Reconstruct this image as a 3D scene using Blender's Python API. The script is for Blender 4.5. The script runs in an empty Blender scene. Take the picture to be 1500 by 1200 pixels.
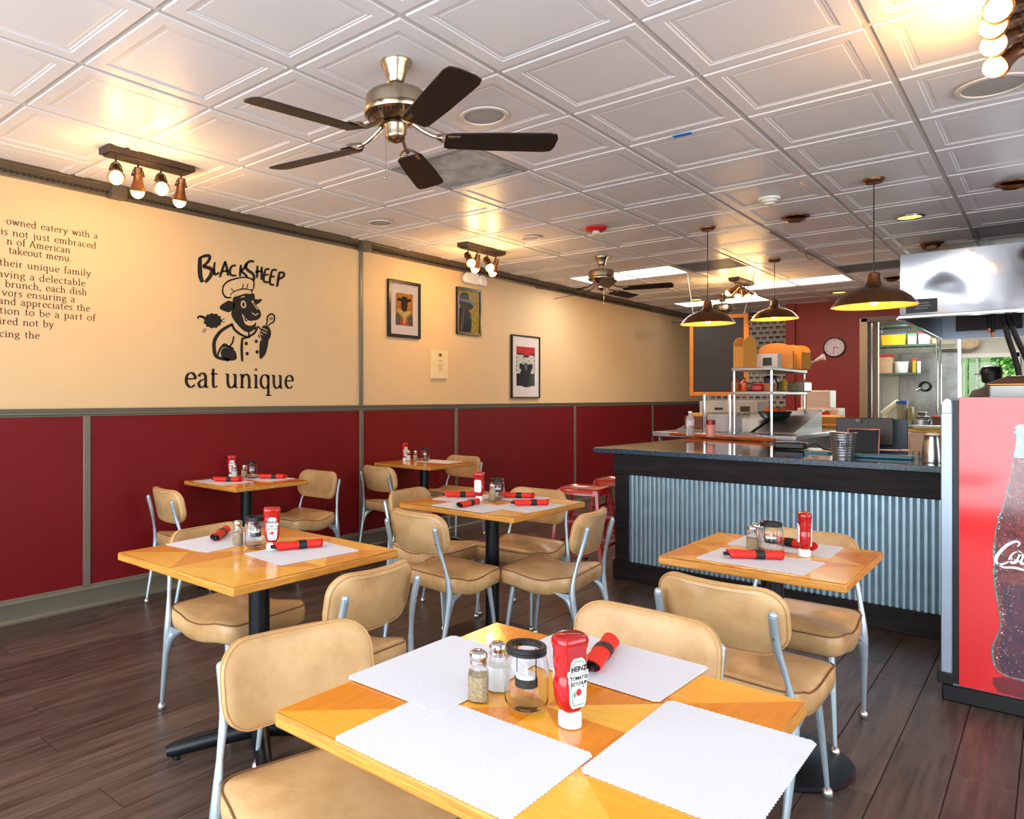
import bpy, math, random
from mathutils import Vector, Matrix
random.seed(7)
PI=math.pi; R=math.radians
# ------------------------------------------------------------------ camera, world, lights
S=bpy.context.scene; COL=S.collection
FPX,CX,CY,YAW,H=1053.,583.,582.,.7426,1.334
cam=bpy.data.cameras.new('camera'); camo=bpy.data.objects.new('camera',cam); COL.objects.link(camo)
camo.location=(0,0,H); camo.rotation_euler=(PI/2,0,YAW)
cam.sensor_width=36; cam.lens=FPX/1500*36; cam.shift_x=(750-CX)/1500; cam.shift_y=-(600-CY)/1500; cam.clip_start=.02
S.camera=camo
S.view_settings.view_transform='Standard'; S.view_settings.look='None'; S.view_settings.gamma=1; S.view_settings.use_curve_mapping=False
S.view_settings.exposure=0.0
w=bpy.data.worlds.new('world'); S.world=w; w.use_nodes=True
bg=w.node_tree.nodes['Background']; bg.inputs[0].default_value=(.80,.90,1,1); bg.inputs[1].default_value=1.6
def area(name,loc,rot,sx,sy,p,col=(1,1,1)):
    l=bpy.data.lights.new(name,'AREA'); l.shape='RECTANGLE'; l.size=sx; l.size_y=sy; l.energy=p; l.color=col
    o=bpy.data.objects.new(name,l); COL.objects.link(o); o.location=loc; o.rotation_euler=rot; return o
def point(loc,p,col=(1,.56,.20),r=.03):
    l=bpy.data.lights.new('lamp_light','POINT'); l.energy=p; l.color=col; l.shadow_soft_size=r
    o=bpy.data.objects.new('lamp_light',l); COL.objects.link(o); o.location=loc; return o
area('window_daylight',(-1.2,-1.55,1.35),(R(90),0,0),6.4,2.3,260,(.86,.93,1))
area('window_daylight',(2.95,2.2,1.4),(R(90),0,R(90)),5.0,2.1,110,(.86,.93,1))
area('kitchen_window_daylight',(-.55,14.3,1.5),(R(-90),0,0),.9,.7,25,(.9,1,.95))
area('kitchen_fill_light',(-1.2,13.0,2.55),(0,0,0),1.2,.6,62,(1,.97,.9))  # added fill to brighten the back kitchen; no visible lamp there
area('ceiling_panel_light',(-3.57,7.70,2.66),(0,0,0),1.15,.55,22,(1,.98,.95))
area('ceiling_panel_light',(-2.35,9.53,2.66),(0,0,0),1.15,.55,26,(1,.98,.95))
area('cookline_light',(-.1,8.3,1.93),(0,0,0),1.2,1.8,5,(1,.98,.95))
sn=bpy.data.lights.new('sun','SUN'); sn.energy=4; sn.angle=.02; sno=bpy.data.objects.new('sun',sn); COL.objects.link(sno); sno.rotation_euler=(R(25),0,0)
# ------------------------------------------------------------------ helpers
def F_(u): 
    a=(u-CX)/FPX; s,c=-math.sin(YAW),math.cos(YAW); return s+a*c, c-a*s
def at_y(u,v,y):
    dx,dy=F_(u); s=y/dy; return Vector((dx*s,y,H+(CY-v)/FPX*s))
def at_x(u,v,x):
    dx,dy=F_(u); s=x/dx; return Vector((x,dy*s,H+(CY-v)/FPX*s))
def at_z(u,v,z):
    dx,dy=F_(u); s=(z-H)/((CY-v)/FPX); return Vector((dx*s,dy*s,z))
def to_px(p):
    fx,fy=-math.sin(YAW),math.cos(YAW); d=p[0]*fx+p[1]*fy
    if d<.05: return None
    return CX+FPX*(p[0]*fy-p[1]*fx)/d, CY-FPX*(p[2]-H)/d
def lin(c): return tuple(((x/255)/12.92 if x/255<=.04045 else ((x/255+.055)/1.055)**2.4) for x in c)
MATS={}
def mat(name,c,rough=.5,metal=0,spec=.5,emit=0,ecol=None,noise=0,nscale=8,c2=None,bump=0,bscale=60,trans=0,coat=0,stretch=(1,1,1),rand=0,alpha=1,ior=1.45,rot=0,bdet=4):
    if name in MATS: return MATS[name]
    m=bpy.data.materials.new(name); m.use_nodes=True; nt=m.node_tree; N=nt.nodes; L=nt.links; b=N['Principled BSDF']
    C=lin(c)+(1,); b.inputs['Base Color'].default_value=C; b.inputs['Roughness'].default_value=rough
    b.inputs['Metallic'].default_value=metal; b.inputs['Specular IOR Level'].default_value=spec
    b.inputs['Transmission Weight'].default_value=trans; b.inputs['Coat Weight'].default_value=coat; b.inputs['Coat Roughness'].default_value=.08
    b.inputs['IOR'].default_value=ior; b.inputs['Alpha'].default_value=alpha
    if emit: b.inputs['Emission Color'].default_value=lin(ecol or c)+(1,); b.inputs['Emission Strength'].default_value=emit
    vec=None
    if noise or bump:
        t=N.new('ShaderNodeTexCoord'); mp=N.new('ShaderNodeMapping'); mp.inputs['Scale'].default_value=stretch; mp.inputs['Rotation'].default_value=(0,0,rot)
        L.new(t.outputs['Object'],mp.inputs['Vector']); vec=mp.outputs['Vector']
        if rand:
            oi=N.new('ShaderNodeObjectInfo'); ad=N.new('ShaderNodeVectorMath'); ad.operation='ADD'; sc=N.new('ShaderNodeVectorMath'); sc.operation='SCALE'; sc.inputs[3].default_value=37
            cb=N.new('ShaderNodeCombineXYZ'); 
            for k in range(3): L.new(oi.outputs['Random'],cb.inputs[k])
            L.new(cb.outputs[0],sc.inputs[0]); L.new(sc.outputs[0],ad.inputs[0]); L.new(vec,ad.inputs[1]); vec=ad.outputs[0]
    out=None
    if noise:
        n=N.new('ShaderNodeTexNoise'); n.inputs['Scale'].default_value=nscale; n.inputs['Detail'].default_value=5; n.inputs['Roughness'].default_value=.6
        L.new(vec,n.inputs['Vector']); r=N.new('ShaderNodeValToRGB'); r.color_ramp.elements[0].position=.5-.22; r.color_ramp.elements[1].position=.5+.22
        cc=lin(c2) if c2 else tuple(x*(1-noise) for x in C[:3])
        r.color_ramp.elements[0].color=tuple(cc)+(1,); r.color_ramp.elements[1].color=C
        L.new(n.outputs[0],r.inputs[0]); out=r.outputs[0]
    if rand:
        oi2=N.new('ShaderNodeObjectInfo'); mr=N.new('ShaderNodeMapRange'); mr.inputs[3].default_value=1-rand; mr.inputs[4].default_value=1+rand
        L.new(oi2.outputs['Random'],mr.inputs[0]); hs=N.new('ShaderNodeHueSaturation'); L.new(mr.outputs[0],hs.inputs['Value'])
        if out: L.new(out,hs.inputs['Color'])
        else: hs.inputs['Color'].default_value=C
        out=hs.outputs[0]
    if out: L.new(out,b.inputs['Base Color'])
    if bump:
        n2=N.new('ShaderNodeTexNoise'); n2.inputs['Scale'].default_value=bscale; n2.inputs['Detail'].default_value=bdet; L.new(vec,n2.inputs['Vector'])
        bp=N.new('ShaderNodeBump'); bp.inputs['Strength'].default_value=1; bp.inputs['Distance'].default_value=bump; L.new(n2.outputs[0],bp.inputs['Height']); L.new(bp.outputs[0],b.inputs['Normal'])
    MATS[name]=m; return m
def rrect(w,d,r,n=6,cx=0,cy=0):
    P=[]
    for sx,sy,a0 in((1,1,0),(-1,1,90),(-1,-1,180),(1,-1,270)):
        for k in range(n+1):
            a=R(a0+90*k/n); P.append((cx+sx*(w/2-r)+r*math.cos(a),cy+sy*(d/2-r)+r*math.sin(a)))
    return P
def rr2(w,d,r,n=6,k=8):
    P=rrect(w,d,r,n); Q=[]
    for c in range(4):
        g_=P[c*(n+1):(c+1)*(n+1)]; Q+=g_; a=g_[-1]; b=P[((c+1)*(n+1))%len(P)]
        Q+=[(a[0]+(b[0]-a[0])*t/k,a[1]+(b[1]-a[1])*t/k) for t in range(1,k)]
    return Q
def catmull(P,n=6,closed=False):
    out=[]; m=len(P); rng=range(m if closed else m-1)
    for i in rng:
        p1,p2=P[i],P[(i+1)%m]; p0=P[i-1] if (i>0 or closed) else p1; p3=P[(i+2)%m] if (i+2<m or closed) else p2
        for k in range(n):
            t=k/n; out.append(tuple(.5*((2*b)+(-a+c)*t+(2*a-5*b+4*c-d)*t*t+(-a+3*b-3*c+d)*t**3) for a,b,c,d in zip(p0,p1,p2,p3)))
    if not closed: out.append(tuple(P[-1]))
    return out
class M:
    def __init__(s): s.v=[]; s.f=[]; s.mi=[]; s.sm=[]
    def add(s,V,F,mi=0,sm=True,T=None):
        o=len(s.v)
        for p in V:
            p=Vector(p); s.v.append(tuple(T@p) if T else tuple(p))
        for f in F: s.f.append([o+i for i in f]); s.mi.append(mi); s.sm.append(sm)
        return s
    def box(s,c,d,mi=0,T=None,rz=0):
        x,y,z=[a/2 for a in d]; V=[(i*x,j*y,k*z) for k in(-1,1) for j in(-1,1) for i in(-1,1)]
        A=Matrix.Translation(Vector(c))@Matrix.Rotation(rz,4,'Z')
        if T: A=T@A
        return s.add(V,[(0,2,3,1),(4,5,7,6),(0,1,5,4),(2,6,7,3),(0,4,6,2),(1,3,7,5)],mi,False,A)
    def tube(s,P,r,seg=10,mi=0,cap=True,sx=1,up=None,closed=False):
        P=[Vector(p) for p in P]; n=len(P); rr=r if isinstance(r,(list,tuple)) else [r]*n; V=[];Fc=[]; pu=None
        for i,p in enumerate(P):
            if closed: t=(P[(i+1)%n]-P[i-1]).normalized()
            else: t=(P[min(i+1,n-1)]-P[max(i-1,0)]).normalized()
            if pu is None: u=Vector(up) if up else (Vector((0,0,1)) if abs(t.z)<.9 else Vector((0,1,0)))
            else: u=pu
            a=t.cross(u).normalized(); u=a.cross(t).normalized(); pu=u
            for k in range(seg):
                an=2*PI*k/seg; V.append(p+a*math.cos(an)*rr[i]*sx+u*math.sin(an)*rr[i])
        m=n if closed else n-1
        for i in range(m):
            j=(i+1)%n
            for k in range(seg): Fc.append((i*seg+k,i*seg+(k+1)%seg,j*seg+(k+1)%seg,j*seg+k))
        if cap and not closed: Fc.append(tuple(range(seg))[::-1]); Fc.append(tuple((n-1)*seg+k for k in range(seg)))
        return s.add(V,Fc,mi,True)
    def lathe(s,prof,seg=24,c=(0,0,0),mi=0,T=None,sx=1,sy=1,caps=True):
        V=[];Fc=[];n=len(prof)
        for r,z in prof:
            for k in range(seg): a=2*PI*k/seg; V.append((r*math.cos(a)*sx,r*math.sin(a)*sy,z))
        for i in range(n-1):
            for k in range(seg): Fc.append((i*seg+k,i*seg+(k+1)%seg,(i+1)*seg+(k+1)%seg,(i+1)*seg+k))
        if caps and prof[0][0]>1e-4: Fc.append(tuple(range(seg))[::-1])
        if caps and prof[-1][0]>1e-4: Fc.append(tuple((n-1)*seg+k for k in range(seg)))
        A=Matrix.Translation(Vector(c)); A=(T@A) if T else A
        return s.add(V,Fc,mi,True,A)
    def sph(s,c,r,seg=14,mi=0,sc=(1,1,1)):
        n=8; V=[];Fc=[]
        for i in range(n+1):
            t=PI*i/n
            for k in range(seg): a=2*PI*k/seg; V.append((c[0]+sc[0]*r*math.sin(t)*math.cos(a),c[1]+sc[1]*r*math.sin(t)*math.sin(a),c[2]-sc[2]*r*math.cos(t)))
        for i in range(n):
            for k in range(seg): Fc.append((i*seg+k,i*seg+(k+1)%seg,(i+1)*seg+(k+1)%seg,(i+1)*seg+k))
        return s.add(V,Fc,mi,True)
    def loft(s,rings,mi=0,cap=True,sm=True):
        n=len(rings[0]); V=[p for r in rings for p in r]; Fc=[]
        for i in range(len(rings)-1):
            for k in range(n): Fc.append((i*n+k,i*n+(k+1)%n,(i+1)*n+(k+1)%n,(i+1)*n+k))
        if cap: Fc.append(tuple(range(n))[::-1]); Fc.append(tuple((len(rings)-1)*n+k for k in range(n)))
        return s.add(V,Fc,mi,sm)
    def prism(s,poly,z0,z1,mi=0,T=None,sm=False):
        n=len(poly); V=[(p[0],p[1],z0) for p in poly]+[(p[0],p[1],z1) for p in poly]
        Fc=[tuple(range(n))[::-1],tuple(range(n,2*n))]+[(i,(i+1)%n,n+(i+1)%n,n+i) for i in range(n)]
        return s.add(V,Fc,mi,sm,T)
    def build(s,name,mats,parent=None,bevel=0,angle=35,T=None,seg=2):
        me=bpy.data.meshes.new(name); me.from_pydata(s.v,[],s.f)
        for m in (mats if isinstance(mats,(list,tuple)) else [mats]): me.materials.append(m)
        me.polygons.foreach_set('material_index',s.mi); me.polygons.foreach_set('use_smooth',s.sm if not bevel else [True]*len(s.f)); me.update()
        import bmesh
        bm=bmesh.new(); bm.from_mesh(me); bmesh.ops.remove_doubles(bm,verts=bm.verts,dist=1e-6); bmesh.ops.dissolve_degenerate(bm,dist=1e-7,edges=bm.edges); bmesh.ops.recalc_face_normals(bm,faces=bm.faces); bm.to_mesh(me); bm.free()
        me.set_sharp_from_angle(angle=R(angle))
        o=bpy.data.objects.new(name,me); COL.objects.link(o)
        if parent: o.parent=parent
        if bevel:
            b=o.modifiers.new('bevel','BEVEL'); b.width=bevel; b.segments=seg; b.limit_method='ANGLE'; b.angle_limit=R(35)
        return o
def thing(name,label,cat,loc=(0,0,0),rz=0,group=None):
    o=bpy.data.objects.new(name,None); o.empty_display_size=.05; COL.objects.link(o); o.location=loc; o.rotation_euler=(0,0,rz)
    o['label']=label; o['category']=cat
    if group: o['group']=group
    return o
def tag(o,label,cat,group=None):
    o['label']=label; o['category']=cat
    if group: o['group']=group
    return o
def struct(o): o['kind']='structure'; return o
def stuff(o): o['kind']='stuff'; return o
def dup(root,loc,rz,label,group=None):
    def cp(o,par):
        c=o.copy(); COL.objects.link(c)
        if par: c.parent=par
        for ch in o.children: cp(ch,c)
        return c
    c=cp(root,None); c.location=loc; c.rotation_euler=(0,0,rz); c['label']=label
    if group: c['group']=group
    return c
def bx(name,c,d,m,parent=None,bevel=0,rz=0): 
    a=M(); a.box((0,0,0),d); o=a.build(name,m,parent,bevel); o.location=c; o.rotation_euler=(0,0,rz); return o
def text_M(body,size,T,depth=.0006,mi=0,space=1.0,align='CENTER',bold=.0):
    cu=bpy.data.curves.new('t','FONT'); cu.body=body; cu.size=size; cu.align_x=align; cu.align_y='CENTER'; cu.resolution_u=2; cu.extrude=depth/2; cu.offset=size*bold; cu.space_character=space
    o=bpy.data.objects.new('t',cu); COL.objects.link(o); dg=bpy.context.evaluated_depsgraph_get(); me=bpy.data.meshes.new_from_object(o.evaluated_get(dg))
    a=M(); a.add([v.co.copy() for v in me.vertices],[tuple(p.vertices) for p in me.polygons],mi,False,T)
    bpy.data.objects.remove(o); bpy.data.curves.remove(cu); bpy.data.meshes.remove(me); return a
def merge(a,b): a.add(b.v,b.f,0,False); a.mi[-len(b.f):]=b.mi; return a
def ribbon(pts,wd,nib=None,th=1.0):
    """flat stroke polygon(s) in 2D: list of quads"""
    n=len(pts); L=[];Rr=[]
    for i,p in enumerate(pts):
        a=pts[max(i-1,0)]; b=pts[min(i+1,n-1)]; dx,dy=b[0]-a[0],b[1]-a[1]; l=math.hypot(dx,dy) or 1; dx/=l; dy/=l
        ww=wd[i] if isinstance(wd,(list,tuple)) else wd
        if nib is not None: ww=ww*(th+(1-th)*abs(math.sin(math.atan2(dy,dx)-nib)))
        L.append((p[0]-dy*ww/2,p[1]+dx*ww/2)); Rr.append((p[0]+dy*ww/2,p[1]-dx*ww/2))
    return L,Rr
# ------------------------------------------------------------------ materials
m_cream=mat('cream_paint',(216,184,138),.6,noise=.05,nscale=2.5,bump=.0006,bscale=180)
m_red=mat('red_paint',(110,4,13),.55,spec=.35,noise=.10,nscale=3,bump=.0004,bscale=150)
m_redb=mat('red_back_wall_paint',(138,20,12),.5,noise=.12,nscale=1.5)
m_trim=mat('olive_grey_trim',(108,103,88),.38,noise=.12,nscale=20,stretch=(1,.2,1))
m_crown=mat('crown_paint',(92,80,64),.35,noise=.15,nscale=25)
m_floor=mat('plank_vinyl',(102,84,75),.34,noise=.5,nscale=8,c2=(50,39,36),stretch=(5,.35,1),bump=.0006,bscale=40,rand=.22)
m_floor2=mat('floor_base',(30,24,22),.5)
m_tile=mat('ceiling_tile_white',(226,222,222),.38,noise=.03,nscale=3)
m_grid=mat('ceiling_grid_white',(206,200,194),.45)
m_white=mat('white_plastic',(232,230,226),.4)
m_vinyl=mat('tan_vinyl',(212,176,126),.32,noise=.25,nscale=7,c2=(178,136,86),bump=.0007,bscale=22,rand=.05)
m_pipe=mat('piping_vinyl',(120,82,48),.5)
m_pipe2=mat('light_piping',(196,152,98),.4)
m_alu=mat('cast_aluminium',(184,202,212),.34,metal=.6,noise=.12,nscale=30)
m_glide=mat('glide_chrome',(190,190,186),.25,metal=.9)
m_chrome=mat('chrome',(215,215,215),.12,metal=1)
m_nickel=mat('brushed_nickel',(176,160,138),.25,metal=1,noise=.12,nscale=60,stretch=(1,1,.05))
m_steel=mat('stainless_steel',(190,192,194),.24,metal=1,noise=.08,nscale=12,stretch=(1,1,.2))
m_steeld=mat('dull_steel',(140,138,134),.38,metal=.9,noise=.2,nscale=8)
m_black=mat('black_satin',(18,18,20),.4)
m_blackm=mat('black_metal',(20,26,32),.32,metal=.3,noise=.3,nscale=12)
m_blade=mat('blade_dark_wood',(32,23,19),.45,noise=.2,nscale=20,stretch=(1,6,1))
m_woodA=mat('honey_veneer',(248,178,54),.18,noise=.3,nscale=14,c2=(236,160,38),stretch=(1,7,1),coat=.4,rot=.5)
m_woodB=mat('amber_veneer',(232,142,26),.18,noise=.3,nscale=14,c2=(214,122,18),stretch=(7,1,1),coat=.4,rot=.5)
m_woodC=mat('pale_honey_veneer',(252,194,78),.18,noise=.3,nscale=14,c2=(242,176,56),stretch=(1,7,1),coat=.4,rot=-.6)
m_ply=mat('ply_edge',(224,160,68),.4,noise=.45,nscale=40,c2=(160,100,38),stretch=(.3,.3,9))
m_mat=mat('white_paper',(217,220,229),.75,bump=.0008,bscale=420)
m_nap=mat('red_napkin',(226,36,26),.6,noise=.15,nscale=30,bump=.0008,bscale=120)
m_band=mat('black_band',(22,22,26),.5)
m_ketch=mat('ketchup_red',(168,14,18),.18,coat=.5,noise=.1,nscale=20)
m_cap=mat('white_cap',(236,236,236),.35)
m_glass=mat('clear_glass',(250,252,252),.02,trans=1,ior=1.3)
m_pepper=mat('pepper',(214,190,150),.8,noise=.6,nscale=260,c2=(140,120,90))
m_salt=mat('salt',(238,238,236),.8)
m_wax=mat('candle_wax',(240,240,236),.5)
m_label=mat('label_white',(238,240,236),.5)
m_lgreen=mat('label_green',(60,130,90),.5)
m_ink=mat('ink_black',(20,16,14),.6)
m_inkb=mat('faded_ink',(66,44,24),.6)
m_bulb=mat('glowing_bulb',(255,225,150),.2,emit=9,ecol=(255,205,110))
m_bulbg=mat('amber_bulb_glass',(255,190,90),.1,emit=2.2,ecol=(255,165,40))
m_bronze=mat('copper_bronze',(126,84,52),.3,metal=.8,noise=.3,nscale=15)
m_bronzein=mat('warm_reflector',(240,190,100),.4)
m_wooddark=mat('dark_stained_wood',(66,50,40),.5,noise=.4,nscale=15,stretch=(1,.15,1))
m_fascia=mat('black_stained_pine',(44,39,39),.6,spec=.22,noise=.55,nscale=5,c2=(17,15,17),stretch=(.5,1,6),bump=.001,bscale=30)
m_granite=mat('black_granite',(30,34,40),.07,noise=.7,nscale=220,c2=(8,9,11),coat=.6)
m_granedge=mat('granite_edge',(62,92,114),.22,noise=.8,nscale=70,c2=(8,12,18))
m_corr=mat('galvanised_sheet',(172,198,210),.34,metal=.7,noise=.18,nscale=10)
m_stool=mat('red_metal',(176,12,16),.22,coat=.6)
m_cokered=mat('cooler_red',(228,20,26),.14,coat=.8)
m_silver=mat('cooler_silver',(160,174,192),.35,metal=.5)
m_orange=mat('orange_wood_frame',(222,128,30),.4,noise=.2,nscale=20)
m_chalk=mat('chalkboard',(42,38,36),.6,noise=.5,nscale=5,c2=(54,49,46),stretch=(1,1,2.5))
m_kraft=mat('kraft_card',(214,150,66),.6,noise=.12,nscale=10)
m_panel=mat('light_panel',(255,255,255),.5,emit=2.6)
m_galv=mat('galvanised_bucket',(150,154,158),.35,metal=.8,noise=.3,nscale=14)
m_blue=mat('painter_tape_blue',(20,120,205),.5)
m_redpl=mat('alarm_red',(190,22,26),.3)
# ------------------------------------------------------------------ shell
XW=-4.55; C=2.707; YB=11.7
fl=M(); fl.box((-.8,6.4,-.03),(8.2,17,.05)); floor=struct(fl.build('floor',m_floor2))
# planks run along the room
pl=M(); PW,PL=.178,1.21; g=.0012
pl.add([(-PW/2+g,-PL/2+g,-.004),(PW/2-g,-PL/2+g,-.004),(PW/2-g,PL/2-g,-.004),(-PW/2+g,PL/2-g,-.004),(-PW/2+2*g,-PL/2+2*g,0),(PW/2-2*g,-PL/2+2*g,0),(PW/2-2*g,PL/2-2*g,0),(-PW/2+2*g,PL/2-2*g,0)],
 [(3,2,1,0),(4,5,6,7),(0,1,5,4),(1,2,6,5),(2,3,7,6),(3,0,4,7)],0,False)
cells=[]
nx=int((3.0-XW)/PW)+1
for i in range(nx):
    off=random.random()*PL
    for j in range(-2,13):
        x=XW+PW*(i+.5); y=j*PL+off; 
        vis=False
        for (a,b) in((0,0),(-.5,-.5),(.5,.5),(0,-.5),(0,.5)):
            q=to_px((x+a*PW,y+b*PL,0))
            if q and -60<q[0]<1560 and 600<q[1]<1260: vis=True
        cells.append((not vis,math.hypot(x,y),x,y))
cells.sort(); first=pl.build('plank',m_floor,floor); first.location=(cells[0][2],cells[0][3],0)
rest=M()
for k,(nv,d,x,y) in enumerate(cells):
    if k==0: continue
    if k<298 and not nv:
        o=first.copy(); COL.objects.link(o); o.parent=floor; o.location=(x,y,0)
    else: rest.add(first.data.vertices and [(v.co.x+x,v.co.y+y,v.co.z) for v in first.data.vertices],[tuple(p.vertices) for p in first.data.polygons],0,False)
ro=stuff(rest.build('distant_planks',m_floor,floor))
# left wall
wl=M(); wl.box((XW-.06,6.4,C/2),(.12,16.2,C)); wall_left=struct(wl.build('wall_left',m_cream))
st=[-1.7,2.025,4.465,5.826,8.283,10.672,13.0]
for a,b in zip(st[:-1],st[1:]):
    bx('wainscot_panel',(XW+.004,(a+b)/2,.675),(.008,b-a-.03,1.10),m_red,wall_left,.002)
for y in st[1:-1]: bx('stile',(XW+.009,y,.68),(.018,.046,1.08),m_trim,wall_left,.004)
t=bx('upper_stile',(XW+.008,4.465,1.945),(.016,.04,1.38),m_trim,wall_left,.004)
def prof_y(name,prof,y0,y1,m,x=XW):
    a=M(); n=len(prof); V=[(x+p[0],y0,p[1]) for p in prof]+[(x+p[0],y1,p[1]) for p in prof]
    a.add(V,[tuple(range(n))[::-1],tuple(range(n,2*n))]+[(i,(i+1)%n,n+(i+1)%n,n+i) for i in range(n)],0,False); return a.build(name,m)
struct(prof_y('trim_2',[(0,1.213),(.012,1.213),(.014,1.222),(.022,1.228),(.022,1.240),(.028,1.246),(.028,1.254),(.034,1.258),(.034,1.264),(0,1.264)],-1.7,13.0,m_trim))
struct(prof_y('baseboard_left',[(0,0),(.030,0),(.030,.012),(.022,.02),(.018,.022),(.018,.11),(.022,.116),(.020,.124),(.012,.130),(.012,.14),(.006,.146),(0,.146)],-1.7,13.0,m_trim))
crown=struct(prof_y('trim_1',[(0,C-.076),(.010,C-.076),(.012,C-.066),(.020,C-.062),(.022,C-.044),(.032,C-.040),(.042,C-.030),(.054,C-.022),(.066,C-.018),(.070,C-.010),(.084,C-.008),(.084,C),(0,C)],-1.7,13.0,m_crown))
dn=M()
for k in range(330): dn.box((XW+.0265,-.6+k*.034,C-.050),(.014,.019,.014))
stuff(dn.build('rope_moulding',mat('rope_dark',(40,34,28),.5),crown))  # dentils in a darker tone than the crown
for y in (2.207,4.47): bx('corner_block',(XW+.045,y,C-.040),(.092,.10,.082),m_crown,crown,.004)
# other walls
a=M(); a.box(((-2.83-1.99)/2,YB+.06,C/2),(.84,.12,C)); a.box((-.55,YB+.06,2.42+(C-2.42)/2),(2.88,.12,C-2.42)); a.box((1.95,YB+.06,C/2),(2.1,.12,C))
wall_back=struct(a.build('wall_back',m_redb))
a=M(); a.box((-2.89,12.4,C/2),(.12,1.5,C)); struct(a.build('wall_back_return',m_redb))
a=M(); a.box((-3.7,13.06,C/2),(1.8,.12,C)); wall_paper=struct(a.build('wall_alcove',mat('wallpaper_white',(214,208,196),.6)))
# sheep wallpaper print
def sheep_poly(s): 
    P=[(-.42,.05),(-.36,.2),(-.2,.27),(0,.24),(.2,.28),(.36,.2),(.40,.02),(.34,-.1),(.32,-.4),(.26,-.4),(.24,-.12),(.16,-.14),(.14,-.4),(.08,-.4),(.06,-.16),(-.12,-.16),(-.14,-.4),(-.2,-.4),(-.2,-.14),(-.26,-.12),(-.28,-.4),(-.34,-.4),(-.34,-.08),(-.46,-.02),(-.62,-.06),(-.6,.06),(-.5,.14)]
    return [(x*s,y*s) for x,y in P]
a=M()
for i in range(17):
    for j in range(30):
        x=-4.50+i*.104+(j%2)*.052; z=.25+j*.083
        T=Matrix.Translation((x,12.997,z))@Matrix.Rotation(PI/2,4,'X')@Matrix.Diagonal((random.choice((-1,1)),1,1,1))
        a.prism(sheep_poly(.088),-.001,.001,random.choice((0,0,1)),T)
o=stuff(a.build('sheep_print',[mat('print_grey',(120,112,104),.6),mat('print_dark',(84,78,74),.6)],wall_paper))
a=M(); a.box((3.06,6.4,C/2),(.12,16.2,C)) 
wr=M(); wr.box((3.06,9.0,C/2),(.12,11,C)); wr.box((3.06,2.0,.15),(.12,7.6,.3)); wr.box((3.06,2.0,2.6),(.12,7.6,.22)); wr.box((3.06,-1.2,1.35),(.12,.6,2.5)); struct(wr.build('wall_right',m_cream))
wf=M(); wf.box((-.75,-1.72,.1),(7.8,.12,.2)); wf.box((-.75,-1.72,2.6),(7.8,.12,.22)); 
for x in (-4.4,-2.6,-.9,.8,2.7): wf.box((x,-1.72,1.35),(.12,.1,2.5))
struct(wf.build('wall_front',m_black))
# kitchen back room
a=M(); YK=14.6
a.box((-2.35,13.25,C/2),(.1,2.8,C)); a.box((1.6,13.2,C/2),(.1,2.9,C))
pw=[at_y(1409,583,YK).x,at_y(1489,583,YK).x]; zt=at_y(1450,518,YK).z; zb=1.02
a.box(((-2.4+pw[0])/2,YK+.06,C/2),(pw[0]+2.4,.12,C)); a.box(((1.6+pw[1])/2,YK+.06,C/2),(1.6-pw[1],.12,C)); a.box(((pw[0]+pw[1])/2,YK+.06,(C+zt)/2),(pw[1]-pw[0],.12,C-zt)); a.box(((pw[0]+pw[1])/2,YK+.06,zb/2),(pw[1]-pw[0],.12,zb))
struct(a.build('wall_kitchen',mat('kitchen_white',(206,204,190),.5,noise=.08,nscale=4)))
wn=struct(thing('window_1','','')); del wn['label']; del wn['category']; wn.location=((pw[0]+pw[1])/2,YK,0)
hw=(pw[1]-pw[0])/2
a=M(); a.box((0,-.03,zt-.03),(2*hw+.1,.05,.07)); a.box((-hw-.02,-.03,(zt+zb)/2),(.05,.05,zt-zb+.06)); a.box((hw+.02,-.03,(zt+zb)/2),(.05,.05,zt-zb+.06)); a.box((0,-.04,zb),(2*hw+.14,.10,.04)); a.box((-hw*.42,.0,(zt+zb)/2),(.02,.03,zt-zb)); a.build('window_frame',m_white,wn,.004)
a=M(); a.box((0,.03,(zt+zb)/2),(2*hw,.006,zt-zb)); a.build('pane',m_glass,wn)
# ceiling with tiles
a=M(); a.box((-.75,6.3,C+.05),(7.9,16.8,.04)); ceiling=struct(a.build('ceiling',m_white))
TX0,TY0,TS=-3.568,1.296,.61
def tileM(w,d):
    a=M(); rings=[(0,.004),(.0015,-.006),(.056,-.006),(.061,-.0028),(.069,-.0028),(.073,-.0008),(.086,-.0008),(.090,-.0022)]
    V=[]
    for ins,z in rings:
        x,y=w/2-ins,d/2-ins; V+= [(-x,-y,z),(x,-y,z),(x,y,z),(-x,y,z)]
    n=len(rings); Fc=[(i*4+k,i*4+(k+1)%4,(i+1)*4+(k+1)%4,(i+1)*4+k) for i in range(n-1) for k in range(4)]+[tuple((n-1)*4+k for k in range(4))]
    a.add(V,Fc,0,False); return a
special={}
def mark(x0,y0,n,kind): 
    for k in range(n): special[(round((x0-TX0)/TS)+k,round((y0-TY0)/TS))]=kind
mark(-2.958,3.126,1,'v'); mark(-2.958,7.396,1,'v'); mark(-.518,7.396,1,'v'); mark(-1.738,8.616,1,'v')
mark(-4.178,7.396,2,'l'); mark(-2.958,9.226,2,'l'); mark(-4.178,10.446,2,'l')
std=None; tc=[]; 
for i in range(-1,11):
    for j in range(-5,20):
        if (i,j) in special: continue
        x=TX0+(i+.5)*TS; y=TY0+(j+.5)*TS
        if y>13.2: continue
        vis=False
        for (p,q_) in((0,0),(-.5,-.5),(.5,.5),(.5,-.5),(-.5,.5)):
            q=to_px((x+p*TS,y+q_*TS,C))
            if q and -250<q[0]<1750 and -250<q[1]<570: vis=True
        tc.append((not vis,math.hypot(x,y),x,y))
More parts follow.
